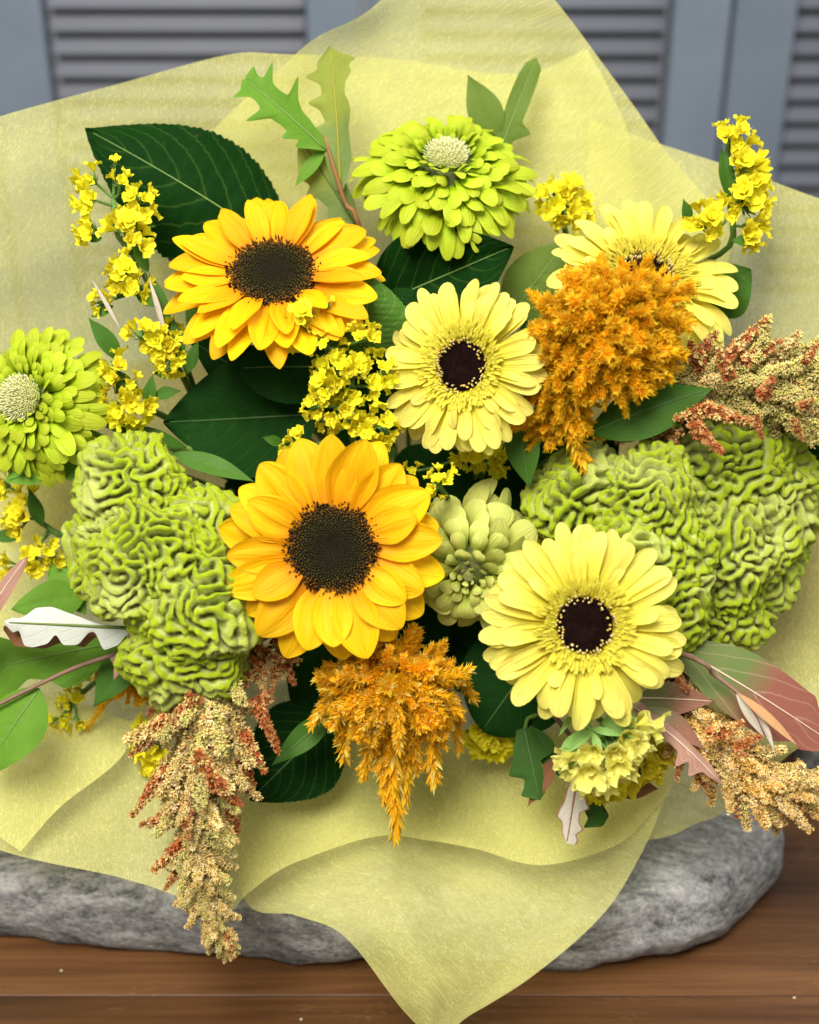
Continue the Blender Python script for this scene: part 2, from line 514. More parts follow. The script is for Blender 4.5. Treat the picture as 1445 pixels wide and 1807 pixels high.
def stone(name, label, outline, h, seed, M, zs=0.0):
    """flat stone with an uneven outline (list of x,y) and rounded rim"""
    t = bpy.data.objects
    cp = catmull([(x, y, 0) for x, y in outline + [outline[0]]], 140)[:-1]
    ring = np.array(cp)[:, :2]
    cen = ring.mean(0)
    prof = []
    for a in np.linspace(-math.pi / 2, math.pi / 2, 15):
        prof.append((1 - (1 - math.cos(a)) * 0.075, 0.5 + 0.5 * math.sin(a)))
    prof += [(s, 1.0 + 0.10 * (0.93 - s)) for s in np.linspace(0.86, 0.02, 22)]
    v = []
    for s, z in prof:
        for x, y in ring:
            v.append((cen[0] + (x - cen[0]) * s, cen[1] + (y - cen[1]) * s, z * h))
    v = np.array(v)
    nz = vnoise(v, 70, seed) * 0.0020 + vnoise(v, 200, seed + 1) * 0.0010 + vnoise(v * np.array([.4, 1, 1.6]), 420, seed + 2) * 0.0007
    rad = v.copy()
    rad[:, :2] -= cen
    rad[:, 2] -= h * 0.5
    rad[:, 2] *= 3
    rad /= np.linalg.norm(rad, axis=1)[:, None] + 1e-9
    v = v + rad * nz[:, None]
    v[:, 2] = np.maximum(v[:, 2], 0.0005)
    f = grid_faces(len(prof), len(ring), closed=True)
    f.append(tuple(range(len(ring)))[::-1])
    n0 = (len(prof) - 1) * len(ring)
    f.append(tuple(n0 + j for j in range(len(ring))))
    o = link(name, mesh(name, v, f, MAT['stone']), None, M)
    o['label'] = label
    o['category'] = 'stone'
    return o


stone('stone_slab', 'long flat rough grey stone slab lying under the wrapping paper',
      [(-0.42, 0.02), (-0.33, -0.02), (-0.20, -0.038), (-0.10, -0.052), (-0.03, -0.055), (0.02, -0.049), (0.075, -0.056), (0.13, -0.052), (0.175, -0.03),
       (0.207, 0.005), (0.208, 0.04), (0.18, 0.075), (0.15, 0.13), (0.13, 0.25), (0.08, 0.36), (-0.08, 0.38), (-0.25, 0.34), (-0.40, 0.22), (-0.46, 0.10)], 0.046, 5,
      Matrix.Translation((0, 0, 0)))
stone('back_stone', 'blurred grey stone at the right edge behind the amaranth',
      [(0.235, 0.085), (0.27, 0.07), (0.34, 0.065), (0.42, 0.08), (0.45, 0.13), (0.40, 0.19), (0.31, 0.20), (0.25, 0.15)], 0.035, 9, Matrix.Translation((0, 0, 0)))

# crumbs lying on the table
for k, (px, py, r, lab) in enumerate(((108, 1714, 0.0008, 'tiny white crumb on the table near the left corner'), (531, 1800, 0.0008, 'tiny white crumb at the lower edge below the slab'), (1401, 1762, 0.0009, 'tiny white crumb on the table in the right corner'))):
    q = P(px, py, 0)
    dr = (q - CAMPOS)
    tt = -CAMPOS.z / dr.z
    q = CAMPOS + dr * tt
    bm = bmesh.new()
    bmesh.ops.create_icosphere(bm, subdivisions=2, radius=r)
    rr = random.Random(k)
    for vv in bm.verts:
        vv.co *= rr.uniform(0.75, 1.2)
        vv.co.z *= 0.6
    me = bpy.data.meshes.new('crumb')
    bm.to_mesh(me)
    bm.free()
    me.materials.append(plain('crumb_white', (0.42, 0.36, 0.26)) if k == 0 else bpy.data.materials['crumb_white'])
    o = link('crumb', me, None, Matrix.Translation((q.x, q.y, r * 0.62)))
    o['label'] = lab
    o['category'] = 'crumb'
    o['group'] = 'crumbs on the table'

# louvred shutters
SHY = 0.74


def at_y(px, py, y):
    q = P(px, py, 0) - CAMPOS
    return CAMPOS + q * ((y - CAMPOS.y) / q.y)


def shutter(label, x0, xs0, xs1, x1):
    """panel from x0 to x1 with its louvres between xs0 and xs1"""
    zlo, zhi = 0.0, 0.62
    t = thing('louvred_shutter', label, 'shutter', Matrix.Translation(((x0 + x1) / 2, SHY, 0)), 'louvred shutters behind the bouquet')
    cx = (x0 + x1) / 2
    for a, b in ((x0, xs0), (xs1, x1)):
        link('stile', box_mesh('stile', b - a - 0.001, 0.03, zhi, MAT['stile'], 0.002), t, Matrix.Translation(((a + b) / 2 - cx, 0, zhi / 2)))
    link('rail', box_mesh('rail', xs1 - xs0 - 0.001, 0.028, 0.07, MAT['stile'], 0.002), t, Matrix.Translation(((xs0 + xs1) / 2 - cx, 0.0015, 0.035)))
    link('back_board', box_mesh('back_board', xs1 - xs0 - 0.001, 0.004, zhi - 0.075, MAT['backing']), t, Matrix.Translation(((xs0 + xs1) / 2 - cx, 0.022, 0.07 + (zhi - 0.07) / 2)))
    sm = box_mesh('slat', xs1 - xs0 - 0.0015, 0.005, 0.0158, MAT['slat'], 0.0018)
    z = 0.083
    while z < zhi - 0.01:
        link('slat', sm, t, Matrix.Translation(((xs0 + xs1) / 2 - cx, 0.0, z)) @ Matrix.Rotation(math.radians(-24), 4, 'X'))
        z += 0.0200


def sx(px):
    return at_y(px, 150, SHY).x


shutter('blurred grey louvred shutter behind the top left of the paper', sx(-10), sx(97), sx(545), sx(640))
shutter('blurred grey louvred shutter whose slats show right of the paper peak', sx(645), sx(745), sx(1172), sx(1272))
shutter('blurred grey louvred shutter cut by the right edge', sx(1277), sx(1385), sx(1830), sx(1930))
shutter('blurred grey louvred shutter stile cut by the left edge', sx(-645), sx(-540), sx(-110), sx(-15))


# ------------------------------------------------------------------ wrapping paper
def sheet(label, rows, nu, nv, seed, wr=0.0014):
    rows = [[tuple(P(*q)) for q in r] for r in rows]
    rr = [catmull(r, nv) for r in rows]
    cols = [catmull([rr[i][j] for i in range(len(rr))], nu) for j in range(nv)]
    g = np.array(cols)                       # nv, nu, 3
    g = np.transpose(g, (1, 0, 2))
    du = np.gradient(g, axis=0)
    dv = np.gradient(g, axis=1)
    nr = np.cross(du, dv)
    nr /= np.linalg.norm(nr, axis=2)[:, :, None] + 1e-9
    p = g.reshape(-1, 3)
    w = vnoise(p, 55, seed, 8) * wr * 1.3 + vnoise(p, 130, seed + 1, 8) * wr * 0.45 + (1 - np.abs(vnoise(p * np.array([1, .5, .5]), 85, seed + 2, 6))) * wr * 0.8
    p = p + nr.reshape(-1, 3) * w[:, None]
    # arc-length sheet coordinates for the fibres
    su = np.cumsum(np.concatenate([np.zeros((1, nv)), np.linalg.norm(np.diff(g, axis=0), axis=2)]), axis=0)
    sv = np.cumsum(np.concatenate([np.zeros((nu, 1)), np.linalg.norm(np.diff(g, axis=1), axis=2)], axis=1), axis=1)
    uv = np.stack([su.ravel() + seed * 0.31, sv.ravel() + seed * 0.17], axis=1)
    o = link('wrapping_sheet', mesh('wrapping_sheet', p, grid_faces(nu, nv), MAT['paper'], uv), None, Matrix.Identity(4))
    o['label'] = label
    o['category'] = 'wrapping paper'
    o['group'] = 'yellow fleece wrapping sheets'
    return o


sheet('yellow fleece sheet with the long sloping edge at upper left', [
    [(-150, 255, -.03), (0, 205, -.04), (200, 150, -.052), (400, 97, -.062), (500, 95, -.068), (700, 104, -.080), (830, 125, -.086), (935, 128, -.088), (1036, 86, -.088)],
    [(-170, 400, -.04), (0, 350, -.05), (190, 290, -.062), (380, 240, -.074), (500, 235, -.082), (690, 240, -.090), (810, 250, -.094), (910, 240, -.094), (1075, 160, -.090)],
    [(-200, 650, -.055), (0, 560, -.065), (190, 480, -.08), (370, 420, -.092), (500, 410, -.098), (680, 410, -.104), (800, 410, -.106), (900, 380, -.106), (1110, 260, -.098)],
    [(-200, 950, -.075), (80, 850, -.09), (280, 760, -.115), (410, 720, -.13), (520, 700, -.135), (660, 680, -.14), (760, 680, -.14), (860, 680, -.138), (1120, 520, -.115)],
    [(-150, 1150, -.09), (200, 1050, -.125), (400, 960, -.15), (520, 900, -.165), (600, 880, -.17), (680, 870, -.175), (750, 870, -.175), (820, 870, -.17), (1000, 800, -.14)]], 110, 150, 3)
sheet('yellow fleece sheet rising to the peak at the top', [
    [(800, -150, -.055), (815, -158, -.055), (830, -162, -.055), (845, -158, -.055), (860, -150, -.055)],
    [(670, 0, -.055), (740, -14, -.060), (830, -20, -.062), (910, -14, -.060), (980, 0, -.055)],
    [(520, 97, -.058), (650, 90, -.070), (790, 90, -.074), (930, 86, -.070), (1040, 80, -.058)],
    [(370, 232, -.064), (560, 238, -.080), (780, 245, -.086), (1000, 250, -.080), (1165, 255, -.062)],
    [(240, 380, -.078), (480, 410, -.094), (740, 420, -.100), (1000, 410, -.094), (1290, 430, -.078)],
    [(330, 640, -.110), (540, 660, -.128), (730, 670, -.134), (930, 660, -.128), (1180, 640, -.108)]], 110, 100, 11)
sheet('yellow fleece sheet spreading over the whole right side', [
    [(1040, 212, -.092), (1165, 254, -.086), (1300, 298, -.072), (1450, 352, -.058), (1620, 410, -.04)],
    [(1030, 470, -.110), (1200, 490, -.094), (1340, 510, -.080), (1490, 530, -.066), (1640, 550, -.05)],
    [(980, 800, -.135), (1180, 800, -.110), (1340, 800, -.088), (1500, 800, -.070), (1650, 800, -.05)],
    [(980, 1050, -.14), (1180, 1060, -.110), (1330, 1070, -.088), (1470, 1070, -.070), (1600, 1060, -.05)],
    [(940, 1290, -.11), (1130, 1290, -.085), (1260, 1290, -.072), (1370, 1285, -.060), (1468, 1270, -.048)],
    [(920, 1500, -.075), (1145, 1480, -.062), (1220, 1455, -.056), (1290, 1425, -.050), (1400, 1318, -.044)]], 120, 100, 23)
sheet('yellow fleece front flap hanging to a point at the bottom', [
    [(400, 1330, -.085), (600, 1300, -.10), (800, 1290, -.10), (1000, 1290, -.095), (1200, 1280, -.075)],
    [(430, 1582, -.040), (600, 1475, -.052), (800, 1460, -.056), (1000, 1470, -.05), (1176, 1400, -.04)],
    [(520, 1615, -.030), (660, 1560, -.028), (810, 1550, -.036), (960, 1560, -.04), (1122, 1525, -.034)],
    [(602, 1646, -.022), (700, 1640, -.012), (810, 1640, -.022), (930, 1645, -.030), (1052, 1626, -.026)],
    [(672, 1730, -.016), (740, 1728, -.008), (810, 1725, -.014), (880, 1725, -.020), (938, 1724, -.020)],
    [(736, 1808, -.012), (758, 1808, -.008), (780, 1808, -.010), (800, 1807, -.012), (822, 1802, -.014)],
    [(770, 1846, -.010), (774, 1849, -.010), (778, 1850, -.010), (782, 1849, -.010), (786, 1846, -.010)]], 130, 110, 31)
sheet('yellow fleece sheet along the lower left with a scalloped front edge', [
    [(-150, 1440, -.02), (0, 1496, -.022), (210, 1552, -.024), (330, 1592, -.020), (402, 1609, -.016), (445, 1576, -.018), (560, 1500, -.026), (690, 1464, -.034), (830, 1500, -.030), (960, 1536, -.024), (1090, 1486, -.024), (1180, 1400, -.032)],
    [(-160, 1330, -.03), (0, 1380, -.036), (200, 1440, -.046), (330, 1470, -.044), (410, 1480, -.044), (480, 1460, -.048), (580, 1420, -.056), (695, 1395, -.062), (830, 1420, -.058), (960, 1450, -.052), (1090, 1410, -.05), (1185, 1340, -.052)],
    [(-180, 1150, -.045), (0, 1200, -.056), (190, 1260, -.068), (330, 1280, -.074), (430, 1285, -.076), (510, 1280, -.078), (600, 1275, -.084), (700, 1270, -.088), (830, 1280, -.086), (960, 1290, -.082), (1080, 1270, -.08), (1190, 1220, -.078)],
    [(-200, 850, -.065), (0, 920, -.080), (200, 1010, -.10), (340, 1060, -.11), (450, 1080, -.118), (530, 1090, -.122), (610, 1090, -.128), (700, 1090, -.13), (800, 1090, -.13), (900, 1090, -.126), (1000, 1080, -.12), (1100, 1060, -.115)],
    [(-100, 760, -.10), (200, 850, -.125), (380, 930, -.145), (480, 960, -.15), (550, 970, -.155), (600, 980, -.16), (650, 985, -.165), (700, 990, -.168), (760, 990, -.168), (820, 985, -.165), (880, 975, -.16), (940, 960, -.155)]], 130, 190, 41)
sheet('small yellow fleece corner folded out at the lower left edge', [
    [(-160, 1400, -.012), (-60, 1440, -.013), (36, 1502, -.014)],
    [(-160, 1370, -.018), (-10, 1370, -.020), (110, 1420, -.024)],
    [(-160, 1300, -.026), (40, 1310, -.032), (210, 1340, -.040)],
    [(-160, 1200, -.04), (60, 1220, -.048), (240, 1270, -.060)]], 40, 40, 53)


# ------------------------------------------------------------------ stems
BIND = P(725, 985, -0.205)
BEND = BIND + Vector((0, 0.10, -0.062))


def stem(parent, head, n, mat, r0, r1=None, seed=0, seg=7):
    rr = random.Random(seed * 17 + 5)
    j = Vector((rr.uniform(-1, 1), rr.uniform(-.3, .3), rr.uniform(-1, 1))) * 0.014
    j2 = Vector((-j.x, j.y, max(-j.z, -0.006)))
    n = Vector(n).normalized()
    L = (head - BIND).length
    p1 = head - n * L * 0.28
    pts = [head, p1, BIND.lerp(head, 0.30) + j * .5 - n * 0.01, BIND + j, BEND + j2]
    return tube('stem', pts, [r0, r0, r1 or r0, r1 or r0, r1 or r0], mat, parent, seg, 18)


# ------------------------------------------------------------------ petals
def petal(name, L, W, mat, seed, prof, bend=0.1, cup=0.2, groove=0.02, nu=9, nv=7, wave=0.0, twist=0.0, hook=0.0, bendp=2.0):
    """petal along +Y with face +Z; prof(u) gives half-width share"""
    rr = random.Random(seed)
    v, uv = [], []
    ph = rr.uniform(0, 6.28)
    ks = rr.uniform(0.8, 1.2)
    side = rr.uniform(-1, 1) * 0.06
    for i in range(nu):
        u = 1 - (1 - i / (nu - 1)) ** 1.55
        w = prof(u) * W * 0.5
        zc = bend * L * (u ** bendp) - hook * L * max(0, u - 0.55) ** 2 * 4
        tw = twist * u
        for k in range(nv):
            s = -1 + 2 * k / (nv - 1)
            x = s * w
            z = cup * w * s * s + groove * W * math.cos(s * math.pi * 2.0 * ks) * math.sin(math.pi * min(1, u * 1.05)) + wave * W * math.sin(u * 7 + ph + s * 1.6) * abs(s)
            xx = x * math.cos(tw) - z * math.sin(tw)
            zz = x * math.sin(tw) + z * math.cos(tw)
            v.append((xx + side * L * u * u, L * u * (1 - 0.16 * abs(bend) * u), zc + zz))
            uv.append((u, s, 0))
    return mesh(name, v, grid_faces(nu, nv), mat, uv)


def prof_sun(u):
    return max(0.015, (0.40 + 0.60 * math.sin(math.pi * min(1, u * 0.93 + 0.08)) ** 0.8) * (1 - max(0, u - 0.52) ** 2.0 / 0.2304) ** 0.62 if u < 1 else 0.015)


def prof_oval(u):
    return max(0.03, (0.46 + 0.54 * math.sin(math.pi * min(0.5, u * 0.95))) * (max(0.0, 1 - (max(0, u - 0.42) / 0.585) ** 2.3)) ** 0.62)


def prof_point(u):
    return max(0.02, (0.50 + 0.50 * math.sin(math.pi * min(0.5, u * 1.05))) * (max(0.0, 1 - (max(0, u - 0.36) / 0.645) ** 1.9)) ** 0.72)


def prof_mid(u):
    return 0.5 * (prof_oval(u) + prof_point(u))


def prof_round(u):
    return max(0.05, (0.42 + 0.58 * math.sin(math.pi * min(0.5, u * 0.62))) * math.sqrt(max(0, 1 - (max(0, u - 0.78) / 0.225) ** 2)))


def prof_spoon(u):
    return max(0.06, (0.38 + 0.66 * math.sin(math.pi * min(0.5, u * 0.66)) ** 1.4) * math.sqrt(max(0, 1 - (max(0, u - 0.74) / 0.265) ** 2)))


def place_petal(o_parent, me, ang, r, z, tilt, roll=0.0, s=1.0, name='petal'):
    """at angle ang around the head axis, root at radius r, height z, raised by tilt"""
    M = Matrix.Rotation(ang - math.pi / 2, 4, 'Z') @ Matrix.Translation((0, r, z)) @ Matrix.Rotation(tilt, 4, 'X') @ Matrix.Rotation(roll, 4, 'Y') @ Matrix.Scale(s, 4)
    return link(name, me, o_parent, M)


def bumps(name, items, mat, seg=5):
    """items: (pos, dir, radius, length, colour, tipcolour) small pointed florets joined to one mesh"""
    v, f, c = [], [], []
    for p, d, r, l, c0, c1 in items:
        d = Vector(d).normalized()
        x = d.orthogonal().normalized()
        y = d.cross(x)
        b = len(v)
        p = Vector(p)
        for h, k in ((0.0, 0.9), (0.62, 1.0)):
            for j in range(seg):
                a = 2 * math.pi * j / seg
                v.append(p + d * (l * h) + (x * math.cos(a) + y * math.sin(a)) * (r * k))
                c.append(c0 if h == 0 else tuple((c0[m] + c1[m]) / 2 for m in range(3)))
        v.append(p + d * l)
        c.append(c1)
        for j in range(seg):
            j2 = (j + 1) % seg
            f.append((b + j, b + j2, b + seg + j2, b + seg + j))
            f.append((b + seg + j, b + seg + j2, b + 2 * seg))
    return mesh(name, [tuple(q) for q in v], f, mat, None, c)


def dome(name, R, h, mat, col, n=10, seg=28, dip=0.0):
    v, c = [], []
    for i in range(n):
        r = R * i / (n - 1)
        z = h * math.sqrt(max(0, 1 - (r / R) ** 2)) - dip * math.exp(-(r / (0.35 * R)) ** 2)
        for j in range(seg):
            a = 2 * math.pi * j / seg
            v.append((r * math.cos(a), r * math.sin(a), z))
            c.append(col)
    return mesh(name, v, grid_faces(n, seg, closed=True), mat, None, c)


def lerp3(a, b, t):
    t = max(0, min(1, t))
    return tuple(a[i] + (b[i] - a[i]) * t for i in range(3))


GA = math.pi * (3 - math.sqrt(5))


def sunflower(label, px, py, d, n, R, disc, seed, rows, spin=0.0, prof=prof_sun):
    rr = random.Random(seed)
    nw = CV(*n)
    M = M4(P(px, py, d), frame(nw))
    t = thing('sunflower', label, 'sunflower', M, 'sunflowers in the bouquet')
    Rm, Dm = S(R, d), S(disc, d)
    link('disc', dome('disc', Dm * 0.98, Dm * 0.13, MAT['seed'], (0.012, 0.010, 0.004), dip=Dm * 0.07), t)
    it = []
    N = 800
    for i in range(N):
        q = (i + 0.5) / N
        r = Dm * 0.95 * math.sqrt(q) * rr.uniform(.985, 1.015)
        a = i * GA + rr.uniform(-.03, .03)
        z = Dm * 0.13 * math.sqrt(max(0, 1 - (r / Dm) ** 2)) - Dm * 0.07 * math.exp(-(r / (0.35 * Dm)) ** 2)
        rq = r / Dm
        c0 = (0.010, 0.009, 0.004)
        c1 = lerp3((0.010, 0.010, 0.004), (0.075, 0.062, 0.014), (rq - 0.15) / 0.5)
        if rq > 0.62:
            c1 = lerp3(c1, (0.17, 0.085, 0.016), (rq - 0.62) / 0.2)
        k = 0.35 + 0.65 * min(1, rq / 0.7)
        it.append(((r * math.cos(a), r * math.sin(a), z - 0.0001), (math.cos(a) * 0.35, math.sin(a) * 0.35, 1), Dm * 0.026 * (0.75 + 0.4 * rq) * rr.uniform(.75, 1.2), Dm * 0.065 * k * rr.uniform(.5, 1.4), c0, lerp3((0, 0, 0), c1, rr.uniform(.45, 1.0))))
    link('seed_florets', bumps('seed_florets', it, MAT['seed'], 4), t, stuff=True)
    it = []
    for i in range(260):
        a = i * 2 * math.pi / 260 + rr.uniform(-.05, .05)
        r = Dm * rr.uniform(0.78, 1.04)
        c1 = rr.choice([(0.16, 0.055, 0.008), (0.07, 0.025, 0.006), (0.30, 0.12, 0.012), (0.05, 0.018, 0.006)])
        out = rr.uniform(0.0, 0.9)
        it.append(((r * math.cos(a), r * math.sin(a), Dm * 0.03), (math.cos(a) * out, math.sin(a) * out, 1), Dm * 0.022, Dm * rr.uniform(0.08, 0.17), (0.03, 0.012, 0.004), c1))
    link('rim_florets', bumps('rim_florets', it, MAT['seed'], 4), t, stuff=True)
    L0 = Rm - Dm * 0.85
    for ri, (cnt, lk, wk, tilt, zz, off) in enumerate(rows):
        for k in range(cnt):
            a = spin + 2 * math.pi * (k + off) / cnt + rr.uniform(-.10, .10)
            L = L0 * lk * rr.uniform(0.88, 1.08)
            W = L0 * wk * rr.uniform(0.85, 1.15)
            me = petal('petal', L, W, MAT['sun'], seed * 100 + ri * 40 + k, prof, rr.uniform(-.06, .14), rr.uniform(-.12, .30), 0.042, 13, 11, rr.uniform(0, .03), rr.uniform(-.16, .16), rr.uniform(.02, .18))
            place_petal(t, me, a, Dm * 0.86, zz * Dm + rr.uniform(-.02, .02) * Dm, tilt + rr.uniform(-.10, .12), rr.uniform(-.22, .22))
    # green cup behind the petals
    for k in range(14):
        a = 2 * math.pi * k / 14
        me = petal('bract', L0 * 0.55, L0 * 0.28, MAT['lance'], seed + k, prof_sun, -.1, .2, 0.0, 6, 5)
        place_petal(t, me, a, Dm * 0.7, -Dm * 0.22, -0.05, 0, 1, 'bract')
    stem(t, M @ Vector((0, 0, -Dm * 0.2)), nw, MAT['stem'], 0.0045, 0.004, seed)
    return t


def gerbera(label, px, py, d, n, R, disc, seed, squash=1.0, spin=0.0):
    rr = random.Random(seed)
    nw = CV(*n)
    M = M4(P(px, py, d), frame(nw))
    t = thing('gerbera', label, 'gerbera', M, 'pale yellow gerberas')
    Rm, Dm = S(R, d), S(disc, d)
    link('disc', dome('disc', Dm * 0.95, Dm * 0.10, MAT['seed'], (0.010, 0.003, 0.002), dip=Dm * 0.12), t)
    it = []
    for i in range(330):
        q = (i + 0.5) / 330
        r = Dm * 0.92 * math.sqrt(q)
        a = i * GA
        z = Dm * 0.10 * math.sqrt(max(0, 1 - (r / Dm) ** 2)) - Dm * .12 * math.exp(-(r / (0.35 * Dm)) ** 2)
        c1 = lerp3((0.005, 0.002, 0.002), (0.022, 0.007, 0.004), rr.random())
        it.append(((r * math.cos(a), r * math.sin(a), z), (math.cos(a) * .3, math.sin(a) * .3, 1), Dm * 0.030, Dm * rr.uniform(.06, .16), (0.006, 0.002, 0.002), c1))
    link('dark_florets', bumps('dark_florets', it, MAT['seed'], 4), t, stuff=True)
    it = []
    for i in range(96):
        a = 2 * math.pi * i / 96 + rr.uniform(-.06, .06)
        r = Dm * (rr.choice([0.76, 0.84, 0.91, 0.97, 1.0]) + rr.uniform(-.03, .03))
        it.append(((r * math.cos(a), r * math.sin(a), Dm * 0.08), (math.cos(a) * .25 - .0, math.sin(a) * .25, 1), Dm * rr.uniform(0.036, .050), Dm * rr.uniform(0.16, .28), (0.05, 0.02, 0.004), rr.choice([(0.80, 0.60, 0.16), (0.74, 0.50, 0.10), (0.85, 0.70, 0.30)])))
    link('anthers', bumps('anthers', it, MAT['seed'], 5), t, stuff=True)
    # short inner rays, too fine to pick apart
    v, f, uv = [], [], []
    for i in range(620):
        a = rr.uniform(0, 2 * math.pi)
        q = rr.random()
        r = Dm * (0.98 + 0.48 * q)
        L = Dm * (0.15 + 0.17 * q) * rr.uniform(0.7, 1.3)
        W = Dm * rr.uniform(0.06, 0.11) * (1 + .4 * q)
        tl = rr.uniform(0.55, 1.25) - 0.45 * q
        rot = Matrix.Rotation(a - math.pi / 2, 4, 'Z') @ Matrix.Translation((0, r, Dm * (0.16 + 0.10 * q))) @ Matrix.Rotation(tl, 4, 'X') @ Matrix.Rotation(rr.uniform(-.6, .6), 4, 'Y')
        b = len(v)
        for y, w in ((0, .5), (.5, 1.0), (.85, .8), (1.0, .25)):
            for s in (-1, 0, 1):
                v.append(tuple(rot @ Vector((s * w * W * .5, y * L, abs(s) * W * .25 - .35 * L * y * y))))
                uv.append((0.15 + y * .4, s, 0))
        for m in range(3):
            for s in range(2):
                e = b + m * 3 + s
                f.append((e, e + 1, e + 4, e + 3))
    link('inner_rays', mesh('inner_rays', v, f, MAT['ger'], uv), t, stuff=True)
    L0 = Rm - Dm
    for ri, (cnt, lk, wk, tilt, zz, r0, off) in enumerate(((23, 1.03, 0.275, -.02, -.16, .9, 0), (22, 0.98, 0.27, .09, -.05, .95, .5), (14, .82, .24, .18, .0, 1.0, .2), (8, .56, .19, .28, .05, 1.1, .6))):
        for k in range(cnt):
            a = spin + 2 * math.pi * (k + off) / cnt + rr.uniform(-.10, .10)
            L = L0 * lk * rr.uniform(.86, 1.06)
            W = L0 * wk * rr.uniform(.82, 1.2)
            me = petal('petal', L, W, MAT['ger'], seed * 100 + ri * 30 + k, prof_round, rr.uniform(-.06, .08), rr.uniform(-.1, .5), 0.05, 11, 9, .015, rr.uniform(-.2, .2), rr.uniform(.02, .3))
            place_petal(t, me, a, Dm * r0, zz * Dm, tilt + rr.uniform(-.10, .12), rr.uniform(-.28, .28))
    stem(t, M @ Vector((0, 0, -Dm * 0.15)), nw, MAT['stem'], 0.003, 0.003, seed)
    return t


def zinnia(label, px, py, d, n, R, seed, mat, layers, disc, hint=None, stretch=None, dcol=((0.66, 0.64, 0.32), (0.82, 0.80, 0.50))):
    rr = random.Random(seed)
    nw = CV(*n)
    M = M4(P(px, py, d), frame(nw))
    t = thing('zinnia', label, 'zinnia', M, 'green zinnias')
    Rm, Dm = S(R, d), S(disc, d)
    top = layers[-1][3] * Rm
    link('disc', dome('disc', Dm, Dm * .42, MAT['seed'], (0.34, 0.36, 0.10)), t, Matrix.Translation((0, 0, top)))
    it = []
    for i in range(420):
        q = (i + .5) / 420
        r = Dm * .98 * math.sqrt(q)
        a = i * GA
        it.append(((r * math.cos(a), r * math.sin(a), top + Dm * .42 * math.sqrt(max(0, 1 - q))), (math.cos(a) * q + rr.uniform(-.3, .3), math.sin(a) * q + rr.uniform(-.3, .3), 1), Dm * rr.uniform(.022, .036), Dm * rr.uniform(.10, .36), (0.50, 0.50, 0.20), lerp3(dcol[0], dcol[1], rr.random())))
    link('disc_florets', bumps('disc_florets', it, MAT['seed'], 4), t, stuff=True)
    core = Rm * layers[0][3] - Rm * .02
    link('core', dome('core', Rm * .42, top - core, MAT['zincore'] if 'zincore' in MAT else MAT['stem'], (0.1, 0.2, 0.02)), t, Matrix.Translation((0, 0, core)))
    for ri, (cnt, r0, lk, zz, tilt, wk) in enumerate(layers):
        for k in range(cnt):
            a = 2 * math.pi * (k + .5 * (ri % 2) + .13 * ri) / cnt + rr.uniform(-.09, .09)
            L = Rm * lk * rr.uniform(.82, 1.12)
            W = Rm * wk * rr.uniform(.70, 1.2)
            if stretch:
                L *= 1 + stretch * math.sin(a)
            me = petal('petal', L, W, mat, seed * 200 + ri * 40 + k, prof_spoon, rr.uniform(-.05, .1), -rr.uniform(.05, .45), .02, 9, 7, .03, rr.uniform(-.25, .25), rr.uniform(.15, .55))
            place_petal(t, me, a, Rm * r0, zz * Rm + rr.uniform(-.015, .015) * Rm, tilt + rr.uniform(-.24, .24), rr.uniform(-.6, .6))
    stem(t, M @ Vector((0, 0, layers[0][3] * Rm)), nw, MAT['stem'], 0.003, 0.003, seed)
    return t


MAT['zincore'] = plain('zinnia_core', (0.10, 0.13, 0.02), 0.7, (0.05, 0.045, 0.012), 300)

sunflower('golden sunflower at upper left, tilted upward, overlapped by yellow statice', 482, 482, -.004, (0.02, .58, .81), 192, 80, 1,
          [(20, 1.05, .47, -.06, -.12, 0), (20, 1.0, .45, .10, -.02, .5), (12, .82, .36, .24, .05, .2)], .1, prof_mid)
sunflower('large golden sunflower facing forward at the centre, broad rounded petals', 586, 968, .030, (-.05, .02, 1), 196, 82, 2,
          [(14, 1.08, .66, -.05, -.14, 0), (14, 1.0, .64, .10, -.02, .5), (6, .80, .54, .24, .05, .2)], .25, prof_mid)
gerbera('pale yellow gerbera in the middle, left of the upper orange plume', 815, 646, .018, (-.36, .05, .93), 162, 47, 3, spin=.2)
gerbera('pale yellow gerbera low on the right, in front of the green cockscomb', 1032, 1103, .040, (-.05, .10, 1), 186, 52, 14, spin=.5)
gerbera('pale yellow gerbera at upper right, half hidden by the orange plume', 1140, 492, -.018, (.14, .45, .9), 174, 52, 25, spin=.9)

ZL = [(26, .42, .56, -.06, -.10, .20), (28, .40, .55, -.02, .0, .20), (28, .38, .52, .03, .10, .19), (26, .36, .46, .08, .20, .18), (24, .33, .39, .12, .32, .17), (22, .31, .32, .16, .46, .155), (20, .28, .25, .19, .62, .135), (17, .26, .18, .215, .85, .105), (14, .23, .12, .23, 1.1, .07)]
zinnia('bright lime green zinnia at the top centre with a cream middle', 786, 306, -.040, (.05, .62, .78), 168, 7, MAT['zin'], ZL, 36)
zinnia('bright lime green zinnia cut by the left edge', 60, 710, -.012, (-.42, .12, .9), 148, 8, MAT['zin'], ZL, 40)
zinnia('small pale green zinnia between the centre sunflower and the lower gerbera', 830, 998, -.002, (-.10, -.30, .94), 140, 9, MAT['zinpale'],
       [(13, .30, .70, -.26, -.45, .36), (14, .33, .64, -.13, -.26, .36), (14, .34, .56, .0, -.05, .34), (13, .32, .48, .11, .14, .32), (12, .29, .39, .20, .34, .29), (11, .25, .30, .28, .55, .25), (10, .20, .20, .33, .80, .18), (9, .14, .12, .36, 1.05, .11), (6, .07, .09, .37, 1.3, .07)], 9, dcol=((0.16, 0.15, 0.03), (0.30, 0.28, 0.08)))


# ------------------------------------------------------------------ cockscomb
ICO = {}


